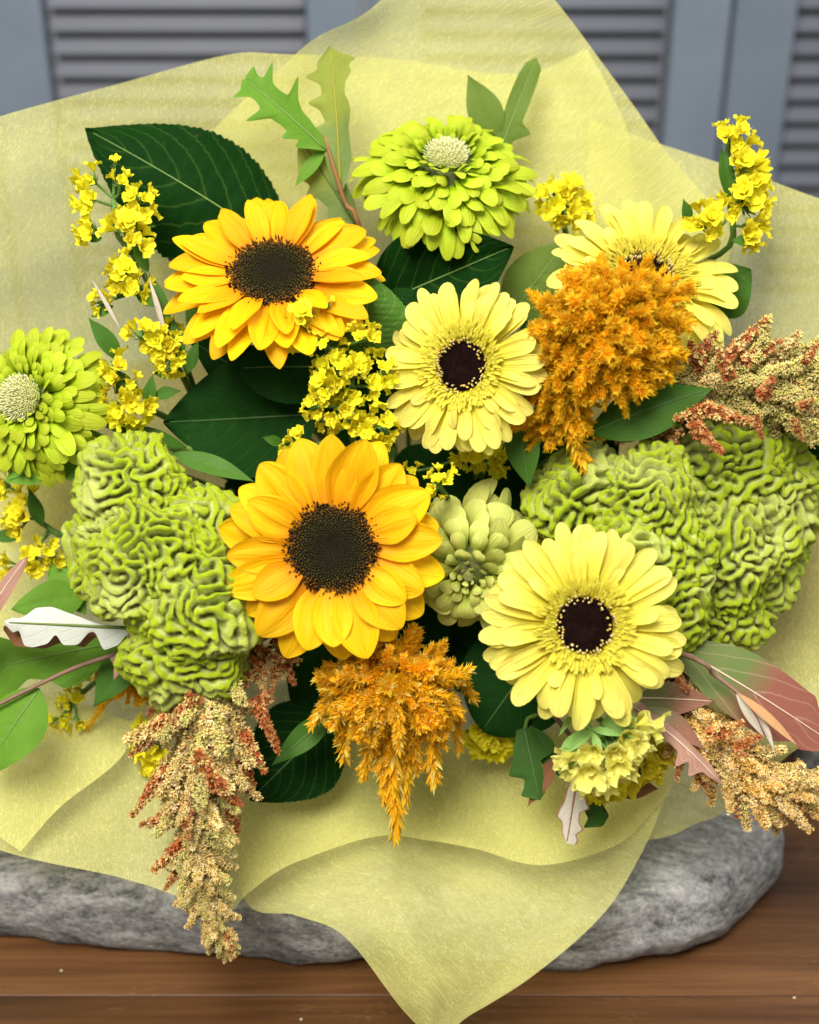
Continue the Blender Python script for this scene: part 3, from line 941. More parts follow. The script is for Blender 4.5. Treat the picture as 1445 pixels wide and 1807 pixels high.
def ico(sub):
    if sub not in ICO:
        bm = bmesh.new()
        bmesh.ops.create_icosphere(bm, subdivisions=sub, radius=1.0)
        me = bpy.data.meshes.new('comb_base')
        bm.to_mesh(me)
        bm.free()
        n = len(me.vertices)
        co = np.zeros(n * 3)
        me.vertices.foreach_get('co', co)
        ed = np.zeros(len(me.edges) * 2, np.int32)
        me.edges.foreach_get('vertices', ed)
        ed = ed.reshape(-1, 2)
        nb = np.tile(np.arange(n)[:, None], (1, 6))
        src = np.concatenate([ed[:, 0], ed[:, 1]])
        dst = np.concatenate([ed[:, 1], ed[:, 0]])
        order = np.argsort(src, kind='stable')
        src, dst = src[order], dst[order]
        start = np.searchsorted(src, np.arange(n))
        slot = np.arange(len(src)) - start[src]
        nb[src, slot] = dst
        ICO[sub] = (me, co.reshape(-1, 3), nb)
    return ICO[sub]


def comb_lobe(parent, px, py, d, rx, ry, rz, seed, lam=0.0049, amp=0.0070):
    """a lobe whose surface is folded into close meandering ridges (activator-inhibitor pattern grown on the mesh)"""
    inv = MW[parent.name].inverted()
    rad = np.array([S(rx, d), S(ry, d), S(rz, d)])
    rmean = float(rad.mean())
    sub = 7 if rmean > 0.012 else 6
    base, co, nb = ico(sub)
    me = base.copy()
    me.name = 'comb_lobe'
    n = len(co)
    rs = np.random.RandomState(seed)
    edge = rmean * 0.0188 * (1 if sub == 7 else 2)
    cells = lam / edge
    n1 = max(2, int(round((cells * 0.17) ** 2 * 1.6)))
    n2 = int(round(n1 * 3.2))
    u = rs.normal(size=n).astype(np.float32)
    for it in range(11):
        a = u
        for k in range(n2):
            a = (a + a[nb].sum(1)) / 7
            if k == n1 - 1:
                a1 = a
        df = a1 - a
        u = np.tanh(2.2 * (df / (df.std() + 1e-9) + 0.10))
    prof_ = df / (df.std() * 1.75 + 1e-9)
    prof_ = np.sign(prof_) * np.minimum(np.abs(prof_), 1.0) ** 0.8
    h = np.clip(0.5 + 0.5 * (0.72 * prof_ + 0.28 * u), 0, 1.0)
    h = (h + h[nb].sum(1)) / 7
    R3 = np.array([[RT.x, UP.x, NB.x], [RT.y, UP.y, NB.y], [RT.z, UP.z, NB.z]])
    p = co * rad
    big = 1.03 + 0.04 * vnoise(co, 2.6, seed + 50, 8) + 0.03 * vnoise(co, 6.0, seed + 51, 8)
    p = p * big[:, None]
    nr = co / rad
    nr /= np.linalg.norm(nr, axis=1)[:, None]
    f2 = vnoise(p, 1150, seed + 70, 14)
    f3 = vnoise(p, 1900, seed + 71, 12)
    ampv = amp * (0.85 + 0.22 * vnoise(p, 160, seed + 80, 8)) * min(1, rmean / 0.018)
    disp = ampv * h + f2 * 0.00050 + f3 * 0.00026 + 0.0014 * vnoise(p, 300, seed + 77, 10)
    wv = np.stack([vnoise(p, 300, seed + 90 + i, 8) for i in range(3)], axis=1) * 0.0012 * h[:, None]
    p = p + nr * disp[:, None] + wv
    loc = p @ R3.T
    inv3 = np.array(inv.to_3x3())
    w = loc @ inv3.T + np.array(inv @ P(px, py, d))
    me.vertices.foreach_set('co', w.astype(np.float32).ravel())
    me.update()
    vn = np.zeros(n * 3, np.float32)
    me.vertex_normals.foreach_get('vector', vn)
    w = w + vn.reshape(-1, 3) * (np.clip(h - .25, 0, 1) * 0.0009)[:, None]      # swell the ridges into rounded folds
    me.vertices.foreach_set('co', w.astype(np.float32).ravel())
    me.polygons.foreach_set('use_smooth', np.ones(len(me.polygons), bool))
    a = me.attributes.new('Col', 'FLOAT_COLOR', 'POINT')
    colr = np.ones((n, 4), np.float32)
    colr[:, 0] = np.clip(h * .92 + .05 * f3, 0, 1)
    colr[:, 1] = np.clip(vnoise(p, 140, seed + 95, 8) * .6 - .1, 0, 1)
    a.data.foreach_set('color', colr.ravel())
    me.materials.append(MAT['comb'])
    me.update()
    o = link('comb_lobe', me, parent)
    # velvet: fine short hairs standing on the folds
    me.vertex_normals.foreach_get('vector', vn)
    nn = vn.reshape(-1, 3).astype(float)
    pick = rs.choice(n, size=int(9000 * min(1.0, (rmean / 0.022) ** 2)), replace=False)
    pick = pick[h[pick] > 0.22]
    q, m_, hh = w[pick], nn[pick], h[pick]
    jit = rs.normal(size=q.shape) * 0.38
    dirn = m_ + jit
    dirn /= np.linalg.norm(dirn, axis=1)[:, None]
    sd = np.cross(dirn, rs.normal(size=q.shape))
    sd /= np.linalg.norm(sd, axis=1)[:, None] + 1e-9
    ln = rs.uniform(0.0006, 0.0016, len(q))[:, None]
    hw = 0.00009
    tri = np.stack([q - sd * hw - m_ * 0.0001, q + sd * hw - m_ * 0.0001, q + dirn * ln], axis=1).reshape(-1, 3)
    hc = np.stack([hh * .7, np.full(len(q), .5), np.zeros(len(q))], axis=1)
    hc = np.repeat(hc, 3, axis=0)
    hc[2::3, 1] = 0.9
    fz = mesh('fuzz', tri, np.arange(len(tri)).reshape(-1, 3), MAT['comb'], None, hc, smooth=False)
    link('fuzz', fz, o, None, True)
    return o


def cockscomb(label, px, py, d, lobes, seed):
    t = thing('cockscomb', label, 'celosia', M4(P(px, py, d - .02), frame(NB)), 'green cockscomb celosias')
    for i, l in enumerate(lobes):
        comb_lobe(t, *l, seed=seed * 10 + i)
    hd = P(px, py, d - .02)
    stem(t, hd, (hd - BIND), MAT['stem'], 0.006, 0.005, seed)
    return t


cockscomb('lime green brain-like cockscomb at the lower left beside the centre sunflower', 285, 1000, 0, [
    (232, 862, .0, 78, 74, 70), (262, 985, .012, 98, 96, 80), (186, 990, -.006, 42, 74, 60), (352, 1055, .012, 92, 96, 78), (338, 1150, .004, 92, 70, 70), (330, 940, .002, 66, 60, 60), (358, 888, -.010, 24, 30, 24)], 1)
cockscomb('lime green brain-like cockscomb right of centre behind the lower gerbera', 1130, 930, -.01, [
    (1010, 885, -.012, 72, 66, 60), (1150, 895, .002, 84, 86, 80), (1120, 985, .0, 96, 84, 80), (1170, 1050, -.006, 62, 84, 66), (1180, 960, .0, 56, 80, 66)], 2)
cockscomb('dull green cockscomb at far right under the amaranth', 1320, 910, -.03, [
    (1265, 830, -.026, 108, 88, 80), (1352, 850, -.036, 76, 90, 76), (1290, 960, -.026, 92, 98, 80), (1250, 1060, -.034, 84, 78, 70), (1345, 960, -.044, 60, 90, 66)], 3)


# ------------------------------------------------------------------ feather celosia
def plume_mesh(seed, n=100, pal=None):
    """one feathery side plume along +Z, length 1"""
    rr = random.Random(seed)
    v, f, c = [], [], []
    seg = 5
    for i, z in enumerate((0, .35, .7, .97)):
        r = 0.075 * (1 - z * .85)
        for j in range(seg):
            a = 2 * math.pi * j / seg
            v.append((r * math.cos(a), r * math.sin(a), z))
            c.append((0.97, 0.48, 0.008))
    f += grid_faces(4, seg, closed=True)
    for i in range(n):
        z = (i + .5) / n
        a = i * GA + rr.uniform(-.3, .3)
        op = rr.uniform(0.25, 1.15) * (1 - .45 * z)
        l = (0.19 - 0.08 * z) * rr.uniform(.5, 1.6)
        w = l * rr.uniform(.26, .46)
        d = Vector((math.cos(a) * math.sin(op), math.sin(a) * math.sin(op), math.cos(op)))
        s = Vector((-math.sin(a), math.cos(a), 0))
        up = d.cross(s)
        b = Vector((math.cos(a) * .04, math.sin(a) * .04, z * .93))
        k = len(v)
        tipc = rr.choice(pal)
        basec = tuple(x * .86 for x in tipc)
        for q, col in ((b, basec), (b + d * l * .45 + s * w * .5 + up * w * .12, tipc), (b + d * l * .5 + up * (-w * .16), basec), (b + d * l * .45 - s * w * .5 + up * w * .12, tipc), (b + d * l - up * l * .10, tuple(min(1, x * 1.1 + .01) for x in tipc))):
            v.append(tuple(q))
            c.append(col)
        f += [(k, k + 1, k + 2), (k, k + 2, k + 3), (k + 2, k + 1, k + 4), (k + 3, k + 2, k + 4)]
    return mesh('plume', v, f, MAT['plume'], None, c, smooth=False)


PAL_O = [(0.98, 0.62, 0.014), (0.98, 0.58, 0.012), (0.98, 0.66, 0.02), (0.98, 0.56, 0.012), (0.98, 0.74, 0.07)]
PAL_Y = [(0.98, 0.60, 0.012), (0.98, 0.65, 0.02), (0.98, 0.56, 0.010), (0.98, 0.80, 0.18), (0.98, 0.52, 0.010)]
PLUM_O = [plume_mesh(i, 210, PAL_O) for i in range(6)]
PLUM_Y = [plume_mesh(20 + i, 170, PAL_Y) for i in range(6)]


def place_dir(parent, name, me, pos, dirv, L, spin, wid=1.0):
    inv = MW[parent.name].inverted()
    m = M4(pos, frame(dirv, Vector((math.cos(spin), math.sin(spin), .3)))) @ Matrix.Diagonal((L * wid, L * wid, L, 1))
    return link(name, me, parent, inv @ m)


def feather(label, px, py, d, rad, count, seed, pal, tails, droop=0.0, lmin=40, lmax=88, lobes=()):
    rr = random.Random(seed)
    t = thing('feather_celosia', label, 'celosia', M4(P(px, py, d), frame(NB)), 'orange feather celosias')
    rx, ry, rz = rad
    bm = bmesh.new()
    bmesh.ops.create_icosphere(bm, subdivisions=4, radius=1.0)
    v = [(q.co.x * S(rx) * .50, q.co.y * S(ry) * .50, q.co.z * S(rz) * .50) for q in bm.verts]
    f = [tuple(q.index for q in p.verts) for p in bm.faces]
    bm.free()
    vv = np.array(v)
    vv *= (1 + .08 * vnoise(vv, 260, seed, 8))[:, None]
    link('plume_core', mesh('plume_core', vv, f, MAT['plume'], None, np.tile((0.97, 0.48, 0.008), (len(v), 1))), t)
    for (lx, ly, ld, lr, lc) in lobes:
        for i in range(lc):
            dv = Vector((rr.gauss(0, 1), rr.gauss(0, 1), abs(rr.gauss(0, 1)) * .8)).normalized()
            pos = P(lx, ly, ld) + CV(*(dv * S(lr) * .5))
            dd = dv + Vector((rr.uniform(-.4, .4), rr.uniform(-.6, .2), rr.uniform(-.3, .3)))
            place_dir(t, 'plume', rr.choice(pal), pos, CV(*dd), S(rr.uniform(lmin * .8, lmax * .8)), rr.uniform(0, 6), rr.uniform(.9, 1.3))
    for i in range(count):
        # golden spiral over the camera-facing three quarters of an ellipsoid
        q = (i + .5) / count
        z = 1 - 1.45 * q
        r = math.sqrt(max(0, 1 - z * z))
        a = i * GA
        dv = Vector((r * math.cos(a), r * math.sin(a), z))
        dv = (dv + Vector((rr.uniform(-.2, .2), rr.uniform(-.2, .2), rr.uniform(-.2, .2)))).normalized()
        L = rr.uniform(lmin, lmax)
        pos = P(px, py, d) + CV(dv.x * S(rx) * .54, dv.y * S(ry) * .54, dv.z * S(rz) * .54)
        dd = Vector((dv.x + rr.uniform(-.75, .75), dv.y + rr.uniform(-.75, .75) - droop * (1.0 - .4 * dv.y), dv.z * .6 + rr.uniform(-.3, .5)))
        place_dir(t, 'plume', rr.choice(pal), pos, CV(*dd), S(L) * rr.uniform(.9, 1.1), rr.uniform(0, 6), rr.uniform(1.05, 1.6))
    for (x0, y0, dd0, x1, y1, dd1, w) in tails:
        a, b = P(x0, y0, dd0), P(x1, y1, dd1)
        place_dir(t, 'plume', rr.choice(pal), a, b - a, (b - a).length, rr.uniform(0, 6), w)
        for k in range(13):
            s = k / 13
            base = a.lerp(b, s * .8)
            sd = (b - a).normalized() + CV(rr.uniform(-.75, .75), rr.uniform(-.5, .5), rr.uniform(-.2, .7))
            place_dir(t, 'plume', rr.choice(pal), base, sd, (b - a).length * (.42 - .24 * s) * w * rr.uniform(.8, 1.2), rr.uniform(0, 6), 1.2)
    hd = P(px, py, d - .02)
    stem(t, hd, hd - BIND, MAT['stem'], 0.0035, 0.0035, seed)
    return t


feather('big fluffy orange feather celosia covering part of the upper gerbera', 1072, 584, .026, (128, 106, 96), 270, 31, PLUM_O, [
    (985, 690, .02, 1035, 832, .005, .9), (1000, 720, .01, 1065, 775, .0, .8), (960, 690, .01, 950, 760, .005, .9), (1150, 570, .03, 1222, 555, .02, .8),
    (970, 560, .02, 930, 510, .02, .8), (950, 620, .01, 925, 720, .0, 1.0), (1120, 660, .03, 1205, 652, .02, .9), (1120, 520, .03, 1160, 494, .03, .9)], .12, 40, 78, lobes=((990, 650, .018, 84, 80), (1128, 548, .026, 84, 70), (1080, 650, .022, 74, 50), (1000, 705, .010, 60, 50), (970, 735, .004, 44, 30)))
feather('golden orange feather celosia hanging in points below the centre sunflower', 692, 1212, .008, (128, 84, 86), 240, 32, PLUM_Y, [
    (690, 1270, .008, 698, 1482, .0, .62), (665, 1270, .004, 680, 1420, .0, .7), (720, 1270, .004, 715, 1420, .0, .7), (755, 1230, .012, 766, 1388, .0, .78), (600, 1205, .0, 546, 1285, -.005, 1.0), (620, 1220, .012, 606, 1345, .0, .85),
    (800, 1180, .0, 842, 1240, -.01, .9), (665, 1260, .01, 640, 1380, .0, .8), (730, 1290, .01, 735, 1370, .0, .9), (700, 1240, .03, 706, 1332, .03, .8), (590, 1190, .01, 590, 1290, .0, .8), (800, 1230, .0, 810, 1330, -.01, .8)], .55, 34, 76)
feather('small blurred orange feather celosia behind the left cockscomb', 235, 1190, -.045, (46, 30, 30), 26, 33, PLUM_O, [
    (205, 1200, -.045, 152, 1290, -.045, .55), (230, 1205, -.045, 180, 1245, -.045, .7), (180, 1170, -.045, 165, 1200, -.045, .8)], .2, 36, 56)


# ------------------------------------------------------------------ amaranth
def spike_mesh(seed, pal, n=84, dens=1.0):
    """one amaranth spike along +Z, length 1, radius about .16: knobbly stars of small bracts"""
    rr = random.Random(seed)
    v, f, c = [], [], []
    seg = 6
    for z in (0, .3, .6, .96):
        r = 0.085 * (1 - z * .75)
        for j in range(seg):
            a = 2 * math.pi * j / seg
            v.append((r * math.cos(a), r * math.sin(a), z))
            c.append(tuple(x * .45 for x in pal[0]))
    f += grid_faces(4, seg, closed=True)
    for i in range(n):
        z = (i + .5) / n * .98
        a = i * GA + rr.uniform(-.5, .5)
        rad = rr.uniform(0.05, 0.155) * (1 - z * .70)
        cen = Vector((math.cos(a) * rad, math.sin(a) * rad, z + rr.uniform(-.02, .02)))
        out = (Vector((math.cos(a), math.sin(a), .2 + z * .9)) + Vector((rr.uniform(-.4, .4), rr.uniform(-.4, .4), rr.uniform(-.4, .4)))).normalized()
        x = out.orthogonal().normalized()
        y = out.cross(x)
        sz = 0.108 * rr.uniform(.7, 1.25) * (1 - .40 * z)
        base = rr.choice(pal)
        for m in range(6):
            am = 2 * math.pi * m / 6 + rr.uniform(-.4, .4)
            dv = (out * rr.uniform(.35, 1.1) + (x * math.cos(am) + y * math.sin(am)) * rr.uniform(.5, .95)).normalized()
            s = dv.cross(out)
            if s.length < 1e-3:
                s = x
            s.normalize()
            k = len(v)
            w = sz * .24
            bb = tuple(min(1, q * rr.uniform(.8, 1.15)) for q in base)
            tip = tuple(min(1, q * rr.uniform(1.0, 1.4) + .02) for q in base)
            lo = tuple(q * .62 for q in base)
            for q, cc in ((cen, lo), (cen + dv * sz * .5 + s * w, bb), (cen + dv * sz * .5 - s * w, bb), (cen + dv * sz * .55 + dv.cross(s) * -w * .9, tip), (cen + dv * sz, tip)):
                v.append(tuple(q))
                c.append(cc)
            f += [(k, k + 1, k + 3), (k, k + 3, k + 2), (k + 3, k + 1, k + 4), (k + 2, k + 3, k + 4)]
    return mesh('spike', v, f, MAT['amar'], None, c, smooth=False)


PAL_T = [(0.62, 0.45, 0.14), (0.70, 0.53, 0.20), (0.56, 0.38, 0.11), (0.66, 0.50, 0.17), (0.75, 0.60, 0.28)]
PAL_G = [(0.58, 0.50, 0.15), (0.66, 0.58, 0.21), (0.54, 0.46, 0.12), (0.62, 0.49, 0.17)]
PAL_R = [(0.44, 0.13, 0.026), (0.50, 0.18, 0.04), (0.42, 0.10, 0.022), (0.62, 0.34, 0.12), (0.55, 0.26, 0.08)]
PAL_GO = [(0.78, 0.50, 0.13), (0.82, 0.57, 0.20), (0.72, 0.42, 0.10), (0.85, 0.64, 0.30)]
SP_T = [spike_mesh(i, PAL_T) for i in range(4)]
SP_G = [spike_mesh(10 + i, PAL_G) for i in range(4)]
SP_R = [spike_mesh(20 + i, PAL_R, 80) for i in range(4)]
SP_RT = [spike_mesh(40 + i, PAL_R[:4] + PAL_T[:2], 76) for i in range(3)]
SP_GO = [spike_mesh(30 + i, PAL_GO) for i in range(4)]


def amaranth(label, axis, widths, count, seed, pals, reds, Lr=(60, 100), wid=1.04):
    """axis: list of (px,py,d); widths: px half-width along it; reds: explicit red-tipped spikes (x0,y0,d0,x1,y1,d1)"""
    rr = random.Random(seed)
    t = thing('amaranth', label, 'amaranth', M4(P(*axis[0]), frame(NB)), 'hanging amaranth heads')
    ax = catmull([tuple(P(*q)) for q in axis], 40)
    ax = [Vector(q) for q in ax]
    tube('axis', [ax[i] for i in range(0, 40, 5)] + [ax[-1]], [0.003, 0.0012], MAT['twig'], t, 6, 14)
    for i in range(count):
        s = ((i + rr.random()) / count) ** .9
        k = min(38, int(s * 39))
        tan = (ax[k + 1] - ax[k]).normalized()
        w = np.interp(s, np.linspace(0, 1, len(widths)), widths)
        a = i * GA
        o1 = tan.cross(NB).normalized()
        side = o1 * math.cos(a) + NB * math.sin(a)
        op = rr.uniform(.35, 1.2)
        dv = tan * math.cos(op) + side * math.sin(op)
        L = S(max(26, w * rr.uniform(.85, 1.15) + 10))
        pos = ax[k] + side * S(w) * .12
        place_dir(t, 'spike', rr.choice(rr.choice(pals)), pos, dv, L, rr.uniform(0, 6), wid * (1.0 + .55 * (1 - min(1, L / S(90)))))
    tan = (ax[-1] - ax[-6])
    place_dir(t, 'spike', rr.choice(pals[0]), ax[-6], tan, tan.length * 1.25, 0, 1.0)
    for (x0, y0, d0, x1, y1, d1, pl) in reds:
        a, b = P(x0, y0, d0), P(x1, y1, d1)
        place_dir(t, 'spike', rr.choice(pl), a, b - a, (b - a).length, rr.uniform(0, 6), min(1.25, 1.0 * S(85) / (b - a).length))
    hd = ax[0]
    stem(t, hd, hd - BIND, MAT['twig'], 0.003, 0.003, seed)
    return t


R_ = SP_R[:2] + SP_RT
RT_ = SP_RT
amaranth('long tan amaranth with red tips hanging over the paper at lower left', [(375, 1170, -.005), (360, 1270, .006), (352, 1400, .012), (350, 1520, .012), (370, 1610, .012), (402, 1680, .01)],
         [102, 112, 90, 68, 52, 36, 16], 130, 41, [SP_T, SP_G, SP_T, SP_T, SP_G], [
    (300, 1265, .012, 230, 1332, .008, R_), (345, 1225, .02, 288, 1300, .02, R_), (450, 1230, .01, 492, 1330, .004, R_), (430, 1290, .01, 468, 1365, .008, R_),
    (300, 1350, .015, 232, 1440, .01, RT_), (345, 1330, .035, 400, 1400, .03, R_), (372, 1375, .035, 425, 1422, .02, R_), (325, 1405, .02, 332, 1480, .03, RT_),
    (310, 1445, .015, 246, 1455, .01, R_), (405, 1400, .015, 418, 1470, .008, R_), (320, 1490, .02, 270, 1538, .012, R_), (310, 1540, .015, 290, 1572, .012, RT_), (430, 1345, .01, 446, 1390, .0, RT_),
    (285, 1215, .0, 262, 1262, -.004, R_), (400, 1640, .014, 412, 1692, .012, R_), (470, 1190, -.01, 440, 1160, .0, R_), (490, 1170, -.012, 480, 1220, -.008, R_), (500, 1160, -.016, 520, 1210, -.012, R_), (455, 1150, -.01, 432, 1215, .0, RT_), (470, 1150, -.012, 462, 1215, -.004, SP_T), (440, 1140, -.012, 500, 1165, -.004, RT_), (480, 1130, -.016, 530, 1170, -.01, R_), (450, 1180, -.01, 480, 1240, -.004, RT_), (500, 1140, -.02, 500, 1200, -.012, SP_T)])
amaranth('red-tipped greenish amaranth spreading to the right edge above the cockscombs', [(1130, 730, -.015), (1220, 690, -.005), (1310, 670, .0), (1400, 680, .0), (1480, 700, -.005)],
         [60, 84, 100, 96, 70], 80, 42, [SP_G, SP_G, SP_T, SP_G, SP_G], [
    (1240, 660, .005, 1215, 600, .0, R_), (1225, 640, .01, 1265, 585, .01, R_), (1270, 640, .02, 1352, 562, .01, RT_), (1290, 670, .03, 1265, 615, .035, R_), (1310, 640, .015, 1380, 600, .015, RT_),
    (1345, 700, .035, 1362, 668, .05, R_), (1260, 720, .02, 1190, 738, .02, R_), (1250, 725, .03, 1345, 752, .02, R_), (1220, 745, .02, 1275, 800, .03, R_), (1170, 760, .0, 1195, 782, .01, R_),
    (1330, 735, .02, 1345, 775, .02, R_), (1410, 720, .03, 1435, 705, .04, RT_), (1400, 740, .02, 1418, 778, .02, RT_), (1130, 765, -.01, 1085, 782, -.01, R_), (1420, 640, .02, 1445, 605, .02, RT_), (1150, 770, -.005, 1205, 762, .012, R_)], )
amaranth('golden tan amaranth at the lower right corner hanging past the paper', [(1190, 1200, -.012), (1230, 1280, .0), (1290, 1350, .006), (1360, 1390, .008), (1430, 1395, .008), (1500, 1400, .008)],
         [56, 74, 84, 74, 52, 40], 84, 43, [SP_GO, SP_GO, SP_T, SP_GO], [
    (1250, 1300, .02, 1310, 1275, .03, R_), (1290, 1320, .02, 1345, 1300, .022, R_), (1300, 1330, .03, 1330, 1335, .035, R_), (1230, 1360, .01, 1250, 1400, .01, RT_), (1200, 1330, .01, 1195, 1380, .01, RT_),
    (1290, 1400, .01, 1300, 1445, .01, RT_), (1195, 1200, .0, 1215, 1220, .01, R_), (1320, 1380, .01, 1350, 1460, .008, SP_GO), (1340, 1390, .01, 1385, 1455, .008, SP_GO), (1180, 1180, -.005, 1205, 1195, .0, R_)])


# ------------------------------------------------------------------ statice
def floret_mesh(seed, mat, tall=0.9):
    """papery crumpled funnel with a crimped rim"""
    rr = random.Random(seed)
    seg = 30
    v, uv = [], []
    ph = [rr.uniform(0, 6.28) for _ in range(5)]
    prof = ((0.0, .06), (.3, .14), (.55, .27), (.78, .44), (.94, .60), (1.0, .74))
    crimp = [rr.uniform(-1, 1) for _ in range(seg)]
    for i, (z, r) in enumerate(prof):
        k = i / (len(prof) - 1)
        for j in range(seg):
            a = 2 * math.pi * j / seg
            ruf = math.cos(5 * a + ph[0]) * .10 + math.cos(8 * a + ph[1]) * .09 + math.cos(3 * a + ph[2]) * .10 + crimp[j] * .09
            r2 = r * (1 + ruf * k * k * .9) * (1 + .12 * math.cos(2 * a + ph[3]))
            z2 = z * tall + (math.cos(8 * a + ph[1] + 1.4) * .10 + math.cos(5 * a + ph[4]) * .11 + crimp[(j * 7) % seg] * .06) * k ** 2.5 + .14 * math.cos(a + ph[2]) * k * k
            v.append((r2 * math.cos(a), r2 * math.sin(a), z2))
            uv.append((.05 + .95 * k, math.sin(5 * a + ph[0]), 0))
    b = len(v)
    for i, (z, r) in enumerate(((.40, .06), (.66, .20), (.80, .34))):
        for j in range(10):
            a = 2 * math.pi * j / 10
            q = 1 + .3 * math.cos(5 * a + ph[1]) * (i == 2)
            v.append((r * q * math.cos(a), r * q * math.sin(a), z + .06 * math.cos(5 * a + ph[0]) * i))
            uv.append((.75, .3, 0))
    return mesh('floret', v, grid_faces(6, seg, closed=True) + grid_faces(3, 10, b, closed=True), mat, uv)


FLO = [floret_mesh(i, MAT['sta']) for i in range(7)]
FLOP = [floret_mesh(50 + i, MAT['stapale'], 1.1) for i in range(5)]


def calyx_mesh(seed, mat):
    rr = random.Random(seed)
    v, f = [], []
    for i in range(13):
        a = i * GA
        op = rr.uniform(.25, 1.1)
        L = rr.uniform(.45, 1.0)
        w = rr.uniform(.06, .15)
        d = Vector((math.cos(a) * math.sin(op), math.sin(a) * math.sin(op), math.cos(op)))
        s = Vector((-math.sin(a), math.cos(a), 0))
        u = d.cross(s)
        k = len(v)
        for q in (Vector((0, 0, -.1)), d * L * .5 + s * w, d * L * .5 + u * -w * .7, d * L * .5 - s * w, d * L):
            v.append(tuple(q))
        f += [(k, k + 1, k + 2), (k, k + 2, k + 3), (k + 2, k + 1, k + 4), (k + 3, k + 2, k + 4)]
    return mesh('calyx', v, f, mat, smooth=False)


CAL = [calyx_mesh(i, MAT['calyx']) for i in range(4)]
CALL = [calyx_mesh(10 + i, MAT['calyxlight']) for i in range(3)]


def statice(label, clusters, joint, d, seed, flo=None, cal=None, stemmat='calyx', sc=0.90, leaves=()):
    """clusters: (px,py,angle in the picture plane,size px,count[,toward]) ; joint: chain of (px,py,d) the twigs spring from"""
    rr = random.Random(seed)
    flo = flo or FLO
    cal = cal or CAL
    t = thing('statice_spray', label, 'statice', M4(P(joint[0][0], joint[0][1], joint[0][2]), frame(NB)), 'yellow statice sprays')
    jp = [P(*q) for q in joint]
    if len(jp) > 1:
        tube('stalk', jp, [0.0013, 0.0017], MAT[stemmat], t, 6, 14)
    jl = [Vector(q) for q in catmull([tuple(q) for q in jp], 24)] if len(jp) > 1 else jp
    for c in clusters:
        px, py, ang, sz, n = c[:5]
        tow = c[5] if len(c) > 5 else 0.8
        dd = d + (c[6] if len(c) > 6 else rr.uniform(-.004, .006))
        a = math.radians(ang)
        main = CV(math.cos(a), math.sin(a), tow).normalized()
        p = P(px, py, dd)
        s = S(sz, dd) * sc
        base = p - main * s * .55
        near = min(jl, key=lambda q: (q - base).length)
        if (near - base).length > .003:
            mid = near.lerp(base, .6) - main * s * .3
            tube('twig', [near, mid, base], [.0009, .0007], MAT[stemmat], t, 5, 7)
        place_dir(t, 'calyx', rr.choice(cal), base - main * s * .12, main, s * .72, rr.uniform(0, 6), .95)
        n = n + 1 if n > 1 else n
        for k in range(n):
            aa = 2 * math.pi * k / max(1, n) + rr.uniform(-.5, .5)
            sp = 0.75 if n > 1 else 0.1
            x = main.orthogonal().normalized()
            y = main.cross(x)
            dv = (main + (x * math.cos(aa) + y * math.sin(aa)) * sp * rr.uniform(.6, 1.2)).normalized()
            pos = base + dv * s * rr.uniform(.10, .32) + (x * math.cos(aa) + y * math.sin(aa)) * s * .20
            L = s * rr.uniform(.46, .68)
            place_dir(t, 'floret', rr.choice(flo), pos, dv, L, rr.uniform(0, 6), rr.uniform(.72, 1.0))
    for (x0, y0, d0, x1, y1, d1, w) in leaves:
        blade(t, 'bract_leaf', (x0, y0, d0), (x1, y1, d1), w, (0.1, .3, 1), MAT['lance'] if cal is CAL else MAT['calyxlight'], 'lance', .08, .2)
    stem(t, jp[-1], jp[-1] - BIND, MAT['stem'], 0.0015, 0.0015, seed, 6)
    return t


